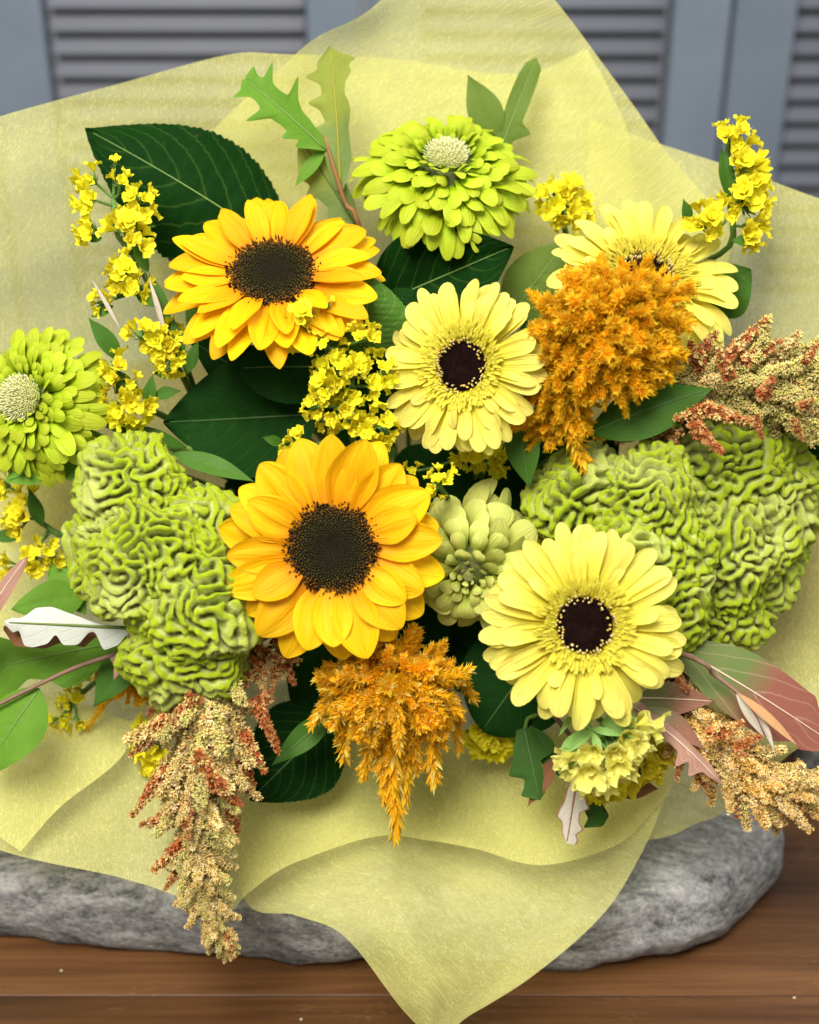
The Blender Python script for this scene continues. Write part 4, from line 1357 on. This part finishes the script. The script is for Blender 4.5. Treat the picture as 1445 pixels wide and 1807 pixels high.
# ------------------------------------------------------------------ leaves
def blade(parent, name, base, tip, width, nrm, mat, kind='ovate', bend=.1, fold=.15, lobes=None, teeth=0, nu=None, curl=0.0, sway=0.0, midrib=None, sweep=0.0, seed=0, quilt=None):
    """leaf blade from base to tip (px,py,d); width px; nrm: facing in camera axes"""
    inv = MW[parent.name].inverted()
    a, b = P(*base), P(*tip)
    yv = b - a
    L = yv.length
    yv.normalize()
    n = CV(*nrm)
    n = (n - yv * n.dot(yv)).normalized()
    x = yv.cross(n)
    d = (base[2] + tip[2]) / 2
    W = S(width, d) * .5
    if nu is None:
        nu = 90 if teeth else (90 if lobes else 44)
    nv = 13
    rr = random.Random(seed)
    if quilt is None:
        quilt = .055 if kind in ('ovate', 'round') else .02
    if lobes:
        LU = np.linspace(0, 1, 241)
        ker = np.hanning(17)
        ker /= ker.sum()
        us = [q[0] for q in lobes]
        pad = lambda a_: np.convolve(np.concatenate([np.full(8, a_[0]), a_, np.full(8, a_[-1])]), ker, 'valid')
        lob_l = pad(np.interp(LU, us, [q[1] for q in lobes]))
        lob_r = pad(np.interp(LU, us, [q[2] for q in lobes]))
    v, uv = [], []
    ph = rr.uniform(0, 6)
    for i in range(nu):
        u = i / (nu - 1)
        if kind == 'ovate':
            wl = wr = (math.sin(math.pi * u ** .78) ** .85 if 0 < u < 1 else 0.0)
        elif kind == 'round':
            wl = wr = (math.sin(math.pi * u ** .9) ** .6 if 0 < u < 1 else 0.0)
        elif kind == 'lance':
            wl = wr = (math.sin(math.pi * u ** .85) ** 1.15 if 0 < u < 1 else 0.0)
        else:
            wl = float(np.interp(u, LU, lob_l))
            wr = float(np.interp(u, LU, lob_r))
        if teeth:
            tt = (u * teeth) % 1.0
            k = 1 + .05 * (tt - .5)
            wl *= k
            wr *= k
        wl = max(wl, .012)
        wr = max(wr, .012)
        for j in range(nv):
            s = -1 + 2 * j / (nv - 1)
            w = (wl if s < 0 else wr) * W
            zz = bend * L * math.sin(math.pi * u) + fold * abs(s) * w - curl * L * u * u + .07 * W * math.sin(u * 9 + ph + (2 if s > 0 else 0)) * s * s + (quilt * W * abs(math.sin(math.pi * 7.5 * (u - .42 * abs(s) ** 1.3))) ** .7 * (1 - abs(s) ** 3) * min(1, abs(s) * 5))
            sw = sway * L * math.sin(math.pi * u)
            q = a + yv * (L * u + sweep * abs(s) * w) + x * (s * w + sw) + n * zz
            v.append(tuple(inv @ q))
            uv.append((u, s, 0))
    o = link(name, mesh(name, v, grid_faces(nu, nv), mat, uv), parent)
    if midrib:
        pts = []
        for u in (0, .25, .5, .75, .96):
            pts.append(a + yv * (L * u) + x * (sway * L * math.sin(math.pi * u)) + n * (bend * L * math.sin(math.pi * u) - curl * L * u * u + .0002))
        tube('midrib', pts, [midrib[1], midrib[1] * .35], midrib[0], o, 5, 12)
    return o


def leaf(label, base, tip, width, nrm, mat, name='leaf', group='leaves among the flowers', stalk=True, smat=None, extra=(), **kw):
    t = thing(name, label, 'leaf', M4(P(*base), frame(NB)), group)
    blade(t, 'blade', base, tip, width, nrm, MAT[mat], **kw)
    if stalk:
        a = P(*base)
        e = a.lerp(BIND, .55)
        tube('stalk', [a, a.lerp(e, .5) - NB * .006, e], [.0012, .0016], smat or MAT['stem'], t, 6, 8)
    return t


RIBG = (plain('pale_green_midrib', (0.16, 0.26, 0.06), .5), .0005)
RIBD = (plain('dark_green_midrib', (0.07, 0.14, 0.035), .5), .0006)
RIBR = (plain('cream_midrib', (0.60, 0.46, 0.34), .5), .0006)
RIBY = (plain('olive_midrib', (0.33, 0.30, 0.03), .5), .0007)
RIBB = (plain('brown_midrib', (0.24, 0.12, 0.06), .5), .0006)

# big dark leaves
leaf('large dark green serrated leaf at upper left above the sunflower', (500, 440, -.045), (150, 224, -.030), 240, (-.25, .25, 1), 'dark', kind='ovate', teeth=34, bend=.07, fold=-.34, midrib=RIBG, curl=.03, seed=1, quilt=.08)
leaf('dark green leaf with a pale turned edge under the top zinnia', (660, 540, -.045), (906, 434, -.020), 190, (.05, -.15, 1), 'dark', kind='ovate', bend=-.05, fold=.28, midrib=RIBG, seed=2)
leaf('mid green toothed leaf between the upper sunflower and the middle gerbera', (640, 640, -.022), (652, 486, -.004), 175, (.05, .25, 1), 'midleaf', kind='ovate', teeth=26, bend=.05, fold=-.12, midrib=RIBG, seed=3)
leaf('small dark toothed leaf tip beside the middle gerbera', (660, 560, -.025), (735, 512, -.020), 60, (.1, .4, 1), 'dark', kind='ovate', teeth=18, bend=.05, fold=-.1, seed=4)
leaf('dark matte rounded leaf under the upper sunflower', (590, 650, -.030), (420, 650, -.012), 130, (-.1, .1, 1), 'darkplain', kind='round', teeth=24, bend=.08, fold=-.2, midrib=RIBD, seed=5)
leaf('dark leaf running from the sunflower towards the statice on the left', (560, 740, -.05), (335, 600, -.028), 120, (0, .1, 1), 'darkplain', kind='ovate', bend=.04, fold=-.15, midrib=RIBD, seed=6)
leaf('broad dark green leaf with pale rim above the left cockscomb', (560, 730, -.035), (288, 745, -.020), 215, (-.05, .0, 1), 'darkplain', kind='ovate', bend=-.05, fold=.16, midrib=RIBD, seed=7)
leaf('green leaf edge curling above the centre sunflower on its left', (300, 800, -.012), (450, 850, -.006), 40, (0, .5, 1), 'midleaf', kind='lance', bend=.04, fold=.2, seed=8)
leaf('broad dark leaf lying on the paper below the centre, left of the orange plume', (590, 1260, -.05), (440, 1412, -.028), 180, (0, -.1, 1), 'dark', kind='ovate', teeth=28, bend=.05, fold=-.1, midrib=RIBD, seed=9)
leaf('green lance leaf left of the hanging orange plume', (590, 1255, -.020), (478, 1352, -.012), 46, (.1, .2, 1), 'lance', kind='lance', bend=.05, fold=.15, midrib=RIBD, seed=10)
leaf('dark leaf behind the lower gerbera on its left', (960, 1130, -.045), (850, 1290, -.03), 200, (0, 0, 1), 'darkplain', kind='round', bend=.05, fold=-.1, midrib=RIBD, seed=11)
leaf('green lance leaf under the upper orange plume pointing right', (1035, 765, .004), (1262, 684, .018), 96, (.0, .25, 1), 'lance', kind='lance', bend=.06, fold=-.12, midrib=RIBD, seed=12)
leaf('narrow green leaf hanging below the middle gerbera', (915, 735, .0), (934, 862, .004), 60, (-.2, .1, 1), 'lance', kind='lance', bend=.06, fold=.2, midrib=RIBD, seed=13, curl=.05)
leaf('mid green leaf behind the middle and upper gerberas', (900, 560, -.06), (1000, 425, -.045), 110, (0, .1, 1), 'olive', kind='ovate', bend=.05, fold=-.1, midrib=RIBG, seed=14)
leaf('green leaf showing right of the upper gerbera', (1240, 540, -.045), (1325, 475, -.035), 110, (.1, .1, 1), 'lance', kind='ovate', bend=.05, fold=-.1, seed=15)
leaf('dark green leaf at the right edge beside the far cockscomb', (1390, 850, -.06), (1470, 760, -.05), 90, (.1, .1, 1), 'dark', kind='ovate', bend=.05, fold=-.1, seed=16)
leaf('dark filler leaf added for shade deep between the middle gerbera and the right cockscomb', (880, 1000, -.07), (930, 790, -.05), 190, (0, .1, 1), 'darkplain', kind='ovate', bend=.03, fold=-.1, seed=17)  # first of the filler leaves added deep inside to darken the gaps
leaf('dark filler leaf added for shade deep between the left cockscomb and the centre sunflower', (520, 950, -.07), (400, 850, -.045), 190, (0, .1, 1), 'darkplain', kind='ovate', bend=.03, fold=-.1, seed=18)
leaf('dark filler leaf added for shade deep above the pale zinnia', (700, 900, -.07), (840, 810, -.05), 170, (0, .1, 1), 'darkplain', kind='ovate', bend=.03, fold=-.1, seed=19)
leaf('dark filler leaf added for shade deep behind the centre statice', (720, 740, -.07), (560, 640, -.05), 200, (0, .1, 1), 'darkplain', kind='ovate', bend=.03, fold=-.1, seed=20)
leaf('dark filler leaf added for shade deep below the centre sunflower', (640, 1080, -.07), (520, 1260, -.05), 170, (0, -.1, 1), 'darkplain', kind='ovate', bend=.03, fold=-.1, seed=21)
leaf('dark filler leaf added for shade deep below the pale zinnia', (800, 1080, -.07), (900, 1240, -.05), 170, (0, -.1, 1), 'darkplain', kind='ovate', bend=.03, fold=-.1, seed=22)
leaf('dark filler leaf added for shade deep under the upper orange plume', (960, 860, -.07), (1090, 760, -.045), 170, (0, .1, 1), 'darkplain', kind='ovate', bend=.03, fold=-.1, seed=23)  # last of this run of leaves added to darken gaps
leaf('dark green leaf under the right cockscombs touching the paper', (1200, 1060, -.05), (1245, 1160, -.04), 60, (0, 0, 1), 'darkplain', kind='ovate', bend=.03, fold=-.1, seed=24)
leaf('mid green leaf behind the statice left of the upper sunflower', (430, 640, -.05), (330, 520, -.035), 110, (0, .1, 1), 'midleaf', kind='ovate', bend=.04, fold=-.1, midrib=RIBD, seed=25)
leaf('thin dark leaf above the left cockscomb', (330, 790, -.02), (180, 752, -.012), 34, (0, .3, 1), 'lance', kind='lance', bend=.06, fold=.1, seed=26)

leaf('dark filler leaf added for shade deep between the centre sunflower and the pale zinnia', (700, 1010, -.06), (775, 1180, -.035), 130, (0, -.1, 1), 'darkplain', kind='ovate', bend=.03, fold=-.1, seed=27)  # more leaves added to fill gaps with dark, also on the next line
leaf('dark filler leaf added for shade deep between the pale zinnia and the lower gerbera', (830, 1000, -.06), (880, 1180, -.04), 130, (0, -.1, 1), 'darkplain', kind='ovate', bend=.03, fold=-.1, seed=28)
leaf('thin silvery dry leaf strip on the statice stalk at upper left', (292, 592, -.006), (262, 488, -.004), 11, (.2, .1, 1), 'silver', kind='lance', bend=.04, fold=.3, seed=29, stalk=False)
leaf('small pale dry strip above the left zinnia', (212, 580, -.008), (160, 490, -.006), 8, (.2, .1, 1), 'silver', kind='lance', bend=.05, fold=.3, seed=30, stalk=False)

# lobed leaf sprays
LOB_A = [(0, .06, .06), (.08, .40, .3), (.14, .70, .3), (.20, .36, .36), (.28, .75, .40), (.34, .40, .40), (.42, .40, .60), (.47, .44, 1.25), (.52, .44, .46), (.58, 1.2, .42), (.64, .44, .40), (.72, .38, .46), (.76, .36, 1.1), (.81, .40, .40), (.86, .85, .36), (.90, .40, .4), (.94, .30, .55), (1, .08, .08)]


def spray(label, stempts, blades, twig='redtwig', group='lobed leaf sprays'):
    t = thing('lobed_leaf_spray', label, 'leaf spray', M4(P(*stempts[0]), frame(NB)), group)
    pts = [P(*q) for q in stempts]
    tube('stem', pts + [pts[-1].lerp(BIND, .7)], [.0009, .0012, .0014], MAT[twig], t, 6, 18)
    for b in blades:
        kw = dict(b[5]) if len(b) > 5 else {}
        blade(t, 'lobed_leaf', b[0], b[1], b[2], b[3], MAT[b[4]], **kw)
    return t


spray('light green lobed leaves rising above the upper sunflower on a red stem', [(572, 240, -.038), (590, 300, -.04), (610, 360, -.045), (640, 430, -.055)], [
    ((575, 265, -.038), (432, 140, -.028), 110, (-.2, .3, 1), 'lobe', dict(kind='lobed', lobes=LOB_A, bend=.05, fold=.15, sweep=.5, midrib=RIBG, seed=1, nu=90)),
    ((600, 335, -.045), (582, 82, -.035), 120, (.25, .05, 1), 'lobegrey', dict(kind='lobed', lobes=[(0, .1, .1), (.1, .3, .25), (.22, .4, .42), (.34, .42, .40), (.44, .80, .36), (.46, .30, .40), (.56, .44, .46), (.62, .85, .40), (.66, .35, .30), (.74, .38, .34), (.80, .90, .50), (.83, .42, .60), (.88, .45, .5), (.93, .3, .9), (.95, .2, .4), (1, .02, .02)], bend=.05, fold=-.2, midrib=RIBY, seed=2, nu=90)),
    ((630, 400, -.055), (530, 245, -.044), 100, (-.1, .1, 1), 'lobegrey', dict(kind='lobed', lobes=[(0, .1, .1), (.2, .8, .4), (.3, .5, .45), (.42, .6, .5), (.52, .95, .5), (.58, .6, .45), (.7, .8, .4), (.85, .5, .4), (1, .1, .1)], bend=.05, fold=-.15, midrib=RIBD, seed=3)),
    ((575, 262, -.04), (520, 330, -.042), 26, (-.1, .1, 1), 'lobe', dict(kind='lance', bend=.05, fold=.1))])
spray('olive lobed leaf showing behind the top zinnia', [(880, 250, -.062), (860, 330, -.066), (830, 420, -.072)], [
    ((872, 290, -.062), (946, 102, -.056), 90, (.1, .1, 1), 'olive', dict(kind='lobed', lobes=[(0, .2, .2), (.25, .35, .35), (.36, .4, .95), (.42, .4, .40), (.6, .45, .42), (.8, .42, .40), (.93, .3, .35), (1, .02, .02)], bend=.04, fold=.1, midrib=RIBG, seed=4)),
    ((880, 250, -.06), (825, 132, -.054), 62, (-.1, .1, 1), 'olive', dict(kind='lance', bend=.04, fold=.12, seed=5))], 'stem')
spray('big green lobed leaves and a brown twig at the lower left edge', [(-40, 1262, .0), (60, 1212, -.002), (140, 1175, -.006), (220, 1148, -.012), (300, 1110, -.03)], [
    ((225, 1130, -.03), (-70, 1190, -.012), 210, (-.1, .1, 1), 'lobe', dict(kind='lobed', lobes=[(0, .1, .1), (.15, .30, .25), (.3, .55, .35), (.42, .60, .55), (.5, .4, .9), (.56, .35, .40), (.62, .30, .30), (.75, .55, .5), (.9, .5, .4), (1, .05, .05)], bend=.05, fold=-.1, midrib=RIBG, seed=6)),
    ((150, 1050, -.04), (20, 1075, -.03), 70, (0, .2, 1), 'lobe', dict(kind='ovate', bend=.06, fold=.1, seed=7)),
    ((70, 1215, -.005), (-30, 1370, .0), 110, (-.2, .1, 1), 'lobe', dict(kind='ovate', bend=.05, fold=-.12, midrib=RIBG, seed=8)),
    ((240, 1140, -.025), (165, 1248, -.018), 62, (.1, .1, 1), 'lance', dict(kind='lance', bend=.05, fold=.1, seed=9)),
    ((235, 1130, -.012), (200, 1200, -.006), 50, (.1, .1, 1), 'pink', dict(kind='lobed', lobes=[(0, .2, .2), (.3, .9, .4), (.4, .4, .5), (.6, .5, .9), (.7, .35, .4), (1, .02, .02)], bend=.05, fold=.1, seed=10)),
    ((95, 985, -.05), (150, 1085, -.04), 60, (.1, .1, 1), 'lobe', dict(kind='ovate', bend=.04, fold=-.1, seed=11))], 'twig')
spray('white-backed leaf with brown curled lobes and pink tip at the left edge', [(190, 1108, .003), (232, 1114, .000), (270, 1116, -.006)], [
    ((228, 1108, .006), (8, 1098, .010), 62, (0, .1, 1), 'white', dict(kind='lobed', lobes=[(0, .2, .1), (.08, 1.0, .1), (.2, 1.35, .1), (.27, .30, .2), (.32, .35, .3), (.40, 1.1, .5), (.52, 1.15, .75), (.58, .5, .9), (.64, 1.1, 1.0), (.76, 1.35, .9), (.84, 1.3, .4), (.88, .35, .25), (.93, .6, .3), (1, .1, .1)], bend=.05, fold=-.22, midrib=(MAT['lobegrey'], .0009), seed=12, nu=90)),
    ((190, 1112, .000), (6, 1108, .003), 70, (0, .0, 1), 'brownleaf', dict(kind='lobed', lobes=[(0, .2, .05), (.12, .4, .05), (.22, .9, .1), (.32, .8, .1), (.45, .7, .1), (.6, 1.0, .1), (.75, .95, .1), (.9, .9, .1), (1, .1, .1)], bend=.02, fold=-.1, seed=13)),
    ((-60, 1150, .008), (48, 982, .014), 72, (-.2, .2, 1), 'pink', dict(kind='lobed', lobes=[(0, .4, .5), (.2, .6, .8), (.36, .5, .9), (.42, .5, .45), (.6, .45, .5), (.8, .35, .35), (.95, .15, .15), (1, .02, .02)], bend=.04, fold=-.15, midrib=RIBR, seed=14))], 'twig')
spray('green lobed leaf under the zinnia at the left edge', [(170, 800, -.02), (230, 800, -.03), (300, 830, -.05)], [
    ((175, 800, -.02), (10, 850, -.012), 74, (0, .2, 1), 'lobe', dict(kind='lobed', lobes=[(0, .1, .1), (.2, .5, .35), (.36, 1.0, .4), (.45, .6, .5), (.6, .5, .6), (.75, .6, .9), (.9, .3, .6), (1, .05, .1)], bend=.08, fold=-.2, midrib=RIBD, seed=15)),
    ((150, 810, -.03), (60, 840, -.03), 60, (0, -.2, 1), 'lobedark', dict(kind='lobed', lobes=[(0, .1, .1), (.3, .5, .9), (.4, .5, .4), (.6, .4, .9), (.7, .3, .3), (1, .05, .05)], bend=.04, fold=-.1, seed=16)),
    ((215, 790, -.018), (145, 752, -.006), 12, (0, .2, 1), 'lobe', dict(kind='lance', bend=-.12, fold=.1))], 'stem')
spray('long red and green leaf with dry curled strips at the lower right', [(1345, 1265, .015), (1320, 1238, .014), (1260, 1190, .010), (1195, 1150, .004)], [
    ((1195, 1142, -.004), (1478, 1318, .002), 138, (.15, .25, 1), 'redgreen', dict(kind='lobed', lobes=[(0, .1, .1), (.1, .55, .45), (.25, .85, .75), (.4, .95, .85), (.55, .90, .85), (.7, .85, .75), (.78, .85, .50), (.82, .60, .62), (.9, .45, .45), (1, .05, .05)], bend=.04, fold=-.12, midrib=RIBR, seed=17)),
    ((1300, 1222, .014), (1408, 1316, .020), 20, (.5, .3, 1), 'dry', dict(kind='lance', bend=.06, fold=.7, sway=.05, seed=18)),
    ((1330, 1250, .015), (1368, 1332, .022), 15, (.5, .1, 1), 'silver', dict(kind='lance', bend=.05, fold=.4, seed=19)),
    ((1298, 1222, .013), (1352, 1305, .018), 18, (-.5, .1, 1), 'silver', dict(kind='lance', bend=.04, fold=.3, seed=20))], 'twig')
spray('grey-red leaf and curled pink lobes below the lower gerbera', [(1130, 1230, .0), (1160, 1215, -.006), (1190, 1180, -.02)], [
    ((1120, 1232, .0), (1262, 1238, .008), 58, (.1, .3, 1), 'greyred', dict(kind='lance', bend=.06, fold=.1, midrib=RIBR, seed=22)),
    ((1120, 1250, .006), (1272, 1382, .022), 62, (.1, .4, 1), 'pink', dict(kind='lobed', lobes=[(0, .6, .2), (.15, .4, .35), (.22, .4, .9), (.28, .4, .4), (.45, .45, .4), (.55, .4, .45), (.62, .4, 1.3), (.67, .4, .4), (.76, .4, 1.2), (.81, .35, .35), (.9, .25, .25), (1, .02, .02)], bend=.10, fold=-.15, midrib=RIBR, seed=23)),
    ((1135, 1245, .005), (1245, 1325, .014), 44, (.2, .5, 1), 'greyred', dict(kind='lance', bend=.12, fold=-.2, seed=24))], 'twig')
spray('silvery brown-edged leaf and dark lobes hanging below the front statice', [(1010, 1360, -.006), (1005, 1330, -.010), (1000, 1290, -.02)], [
    ((1018, 1375, .0), (1000, 1488, .008), 66, (-.1, .1, 1), 'silver', dict(kind='lobed', lobes=[(0, .3, .3), (.2, .55, .45), (.35, .8, .5), (.42, .95, .55), (.5, .45, .7), (.62, .45, .8), (.68, .55, .5), (.75, .8, .4), (.85, .4, .35), (.92, .6, .2), (1, .5, .02)], bend=.04, fold=-.1, midrib=RIBB, seed=25)),
    ((985, 1330, -.016), (930, 1425, -.012), 30, (-.1, .1, 1), 'brownleaf', dict(kind='lance', bend=.06, fold=.2, seed=26)),
    ((1030, 1390, -.01), (1062, 1458, -.006), 66, (.1, .1, 1), 'lobedark', dict(kind='lobed', lobes=[(0, .3, .4), (.3, .5, .9), (.42, .5, .5), (.7, .6, .5), (.85, .6, .95), (1, .1, .1)], bend=.04, fold=-.1, seed=27)),
    ((1075, 1385, -.022), (1162, 1392, -.018), 44, (0, .2, 1), 'brownleaf', dict(kind='lance', bend=.05, fold=-.1, seed=28))], 'twig')
spray('dark green lobed leaf on the paper left of the front statice', [(925, 1290, -.02), (930, 1270, -.03), (940, 1230, -.05)], [
    ((925, 1285, -.02), (952, 1412, -.010), 90, (0, .1, 1), 'lobedark', dict(kind='lobed', lobes=[(0, .3, .3), (.25, .5, .6), (.40, .95, .7), (.48, .35, .8), (.6, .36, 1.0), (.68, .35, .40), (.8, .4, .5), (.9, .3, .7), (1, .03, .05)], bend=.05, fold=-.15, midrib=RIBD, seed=29)),
    ((935, 1280, -.024), (988, 1372, -.016), 40, (.1, .1, 1), 'lobedark', dict(kind='lance', bend=.04, fold=.1, seed=30))], 'stem')

# statice sprays
statice('yellow statice in front of the big dark leaf at upper left', [
    (201, 284, 85, 24, 1), (207, 312, 100, 32, 2), (152, 308, 140, 40, 3), (145, 345, 165, 44, 4), (250, 338, 70, 42, 3), (252, 366, 45, 42, 3), (210, 384, 110, 52, 5), (146, 402, 175, 44, 4), (246, 412, 40, 52, 4),
    (208, 466, 130, 46, 4), (222, 492, 100, 50, 4), (195, 515, 170, 36, 3), (250, 502, 20, 44, 3), (166, 534, 185, 30, 2)],
    [(200, 350, -.018), (205, 410, -.018), (235, 450, -.02), (262, 500, -.02), (295, 560, -.025), (340, 680, -.05)], -.008, 51,
    leaves=((262, 480, -.01, 232, 425, -.004, 22), (215, 440, -.014, 250, 450, -.01, 20), (240, 520, -.012, 285, 545, -.008, 24), (180, 420, -.014, 150, 425, -.01, 18), (230, 400, -.014, 275, 400, -.01, 18), (200, 540, -.012, 160, 560, -.01, 24), (215, 640, -.015, 155, 560, -.01, 34), (300, 580, -.012, 262, 480, -.012, 26)))
statice('yellow statice cluster left of the upper sunflower, mid height', [
    (240, 578, 115, 42, 3), (282, 612, 200, 50, 5), (262, 600, 150, 40, 4), (302, 578, 60, 36, 3), (300, 652, -80, 40, 3), (326, 622, -30, 32, 1), (295, 632, -60, 40, 3)],
    [(285, 590, -.015), (305, 630, -.02), (340, 700, -.05)], -.006, 52, leaves=((320, 640, -.01, 305, 560, -.008, 26), (300, 600, -.012, 250, 620, -.01, 22), (330, 660, -.012, 350, 600, -.01, 24), (310, 660, -.012, 270, 660, -.01, 22)))
statice('yellow statice cluster right beside the left edge zinnia', [
    (194, 636, 120, 44, 3), (188, 672, 165, 40, 4), (218, 680, 30, 40, 4), (244, 678, 0, 30, 2), (190, 722, 200, 46, 4), (236, 728, -60, 50, 5), (228, 700, 10, 30, 3)],
    [(205, 660, -.016), (225, 700, -.018), (300, 740, -.05)], -.004, 53, leaves=((240, 690, -.01, 190, 650, -.01, 22), (260, 720, -.012, 270, 660, -.01, 24), (240, 740, -.012, 205, 755, -.01, 22), (270, 700, -.012, 320, 690, -.01, 24)))
statice('yellow statice overlapping the lower edge of the upper sunflower', [
    (522, 548, 120, 46, 4), (500, 592, 200, 44, 4), (552, 540, 60, 34, 3), (556, 602, 150, 40, 4), (535, 570, 100, 40, 3), (640, 582, 85, 42, 4), (655, 604, -10, 40, 3), (580, 532, 60, 26, 1), (600, 615, 20, 30, 2)],
    [(560, 570, .0), (575, 610, -.005), (610, 700, -.03)], .012, 54)
statice('dense yellow statice between the middle gerbera and the centre sunflower', [
    (580, 640, 160, 46, 4), (612, 632, 90, 44, 4), (650, 655, 20, 40, 3), (625, 660, -60, 40, 3), (560, 688, 180, 44, 4), (595, 690, -90, 44, 4), (545, 722, 200, 34, 3), (605, 738, -80, 46, 4), (570, 745, 220, 40, 3), (560, 655, 170, 36, 3),
    (672, 688, -20, 44, 4), (690, 655, 10, 40, 3), (628, 718, -40, 40, 3), (645, 772, -100, 48, 4), (690, 762, -20, 44, 3), (660, 735, 0, 30, 2), (516, 782, 150, 44, 4)],
    [(620, 640, -.005), (620, 690, -.005), (615, 750, -.01), (640, 820, -.05)], .010, 55, leaves=((500, 785, -.005, 462, 772, .0, 20), (700, 790, -.004, 650, 830, .0, 30)))
statice('tall yellow statice head at upper right reaching over the paper edge', [
    (1290, 222, 100, 40, 3), (1308, 240, 60, 42, 4), (1326, 275, 45, 46, 4), (1322, 312, 20, 46, 4), (1306, 330, 160, 46, 4), (1296, 352, 180, 40, 3), (1345, 345, -10, 44, 4), (1335, 372, -30, 40, 3), (1338, 408, -30, 44, 4), (1238, 378, 120, 42, 4), (1258, 396, 0, 36, 3)],
    [(1285, 250, -.026), (1282, 300, -.026), (1288, 360, -.026), (1290, 430, -.035), (1230, 470, -.06)], -.020, 56, sc=1.12, leaves=((1290, 425, -.02, 1340, 430, -.02, 22), (1215, 400, -.025, 1205, 350, -.02, 22), (1285, 350, -.022, 1272, 260, -.02, 30)))
statice('blurred yellow statice right of the top zinnia', [
    (985, 330, 110, 46, 4), (1012, 345, 60, 46, 4), (968, 350, 170, 40, 3), (1000, 368, -30, 46, 4), (1030, 376, 0, 42, 3)], [(990, 370, -.055), (1000, 420, -.07)], -.045, 57, sc=1.05, leaves=((985, 400, -.05, 950, 360, -.05, 26),))
statice('small slender yellow statice at the upper right petals of the centre sunflower', [
    (758, 850, 150, 36, 2), (786, 832, 60, 34, 2), (765, 880, -80, 32, 2), (745, 868, 170, 26, 1)], [(775, 858, .01), (790, 880, -.01)], .022, 58, cal=CALL)
statice('shaded yellow statice under the middle gerbera', [
    (828, 815, -100, 42, 4), (862, 808, -80, 46, 4), (890, 815, -50, 42, 4), (728, 822, 100, 26, 2)], [(850, 790, -.03), (850, 850, -.06)], -.018, 59)
statice('blurred yellow statice heads at the left edge below the zinnia', [
    (20, 915, 180, 56, 5), (45, 870, 100, 42, 3), (68, 985, 10, 50, 5), (98, 975, 10, 34, 3), (8, 1005, 190, 46, 4), (-5, 860, 190, 40, 3)], [(70, 920, -.05), (110, 945, -.055), (180, 960, -.07)], -.042, 60, leaves=((75, 930, -.045, 50, 860, -.04, 26), (40, 945, -.045, -20, 950, -.04, 26)))
statice('greenish budded statice low on the left over the paper', [
    (128, 1225, 100, 30, 3), (112, 1250, 200, 32, 3), (92, 1275, 210, 26, 2), (130, 1280, 260, 30, 3), (110, 1295, 250, 26, 2), (75, 1285, 200, 24, 2), (140, 1195, 60, 26, 2)], [(125, 1240, -.05), (160, 1210, -.055), (230, 1150, -.07)], -.045, 61, cal=CALL)
statice('blurred yellow statice lying on the paper right of the orange plume', [
    (835, 1305, -120, 50, 5), (865, 1318, -90, 54, 6), (893, 1322, -40, 46, 5), (850, 1290, 120, 44, 4), (880, 1295, 60, 44, 4)], [(860, 1300, -.06), (850, 1240, -.08)], -.050, 62)
statice('pale yellow statice head with green calyxes hanging in front at the bottom', [
    (1018, 1362, 235, 58, 3, .4), (1050, 1350, 255, 60, 4, .6), (1085, 1330, 285, 62, 4, .7), (1118, 1308, 320, 58, 4, .7), (1045, 1375, 250, 52, 4, .4), (1078, 1362, 270, 54, 4, .5), (1105, 1335, 300, 52, 4, .5), (1128, 1300, 350, 40, 2, .5)],
    [(1055, 1300, .03), (1030, 1275, .026), (1000, 1240, .012), (960, 1180, -.03)], .034, 63, flo=FLOP, cal=CALL, stemmat='calyxlight', sc=1.12,
    leaves=((1035, 1285, .03, 985, 1365, .03, 44), (1060, 1275, .028, 1135, 1275, .034, 40), (1010, 1258, .024, 985, 1300, .03, 10), (1050, 1285, .03, 1000, 1330, .034, 14), (1045, 1290, .034, 1062, 1345, .038, 16), (1040, 1285, .03, 1100, 1300, .036, 14)))
statice('shaded yellow statice bunch behind the pale statice at the bottom', [
    (1040, 1395, -110, 54, 5), (1070, 1400, -90, 58, 5), (1095, 1385, -60, 50, 5), (1135, 1375, -60, 54, 5), (1160, 1352, -30, 50, 5), (1150, 1325, 0, 44, 4)], [(1090, 1350, -.022), (1070, 1280, -.05)], -.008, 64)
statice('blurred dull yellow statice behind the hanging amaranth', [
    (250, 1300, 180, 50, 5), (262, 1335, 230, 50, 5), (275, 1365, -90, 44, 4), (268, 1275, 120, 44, 4)], [(280, 1310, -.06), (300, 1240, -.08)], -.050, 65)
statice('small yellow statice bit right of the pale zinnia', [
    (955, 958, 30, 40, 4), (940, 975, -60, 34, 3)], [(930, 955, -.02), (900, 950, -.04)], -.012, 66)

# ribbon-like tie round the stems, out of sight of the lens
print('objects', len(bpy.data.objects), 'tris', sum(len(o.data.polygons) for o in bpy.data.objects if o.type == 'MESH'))
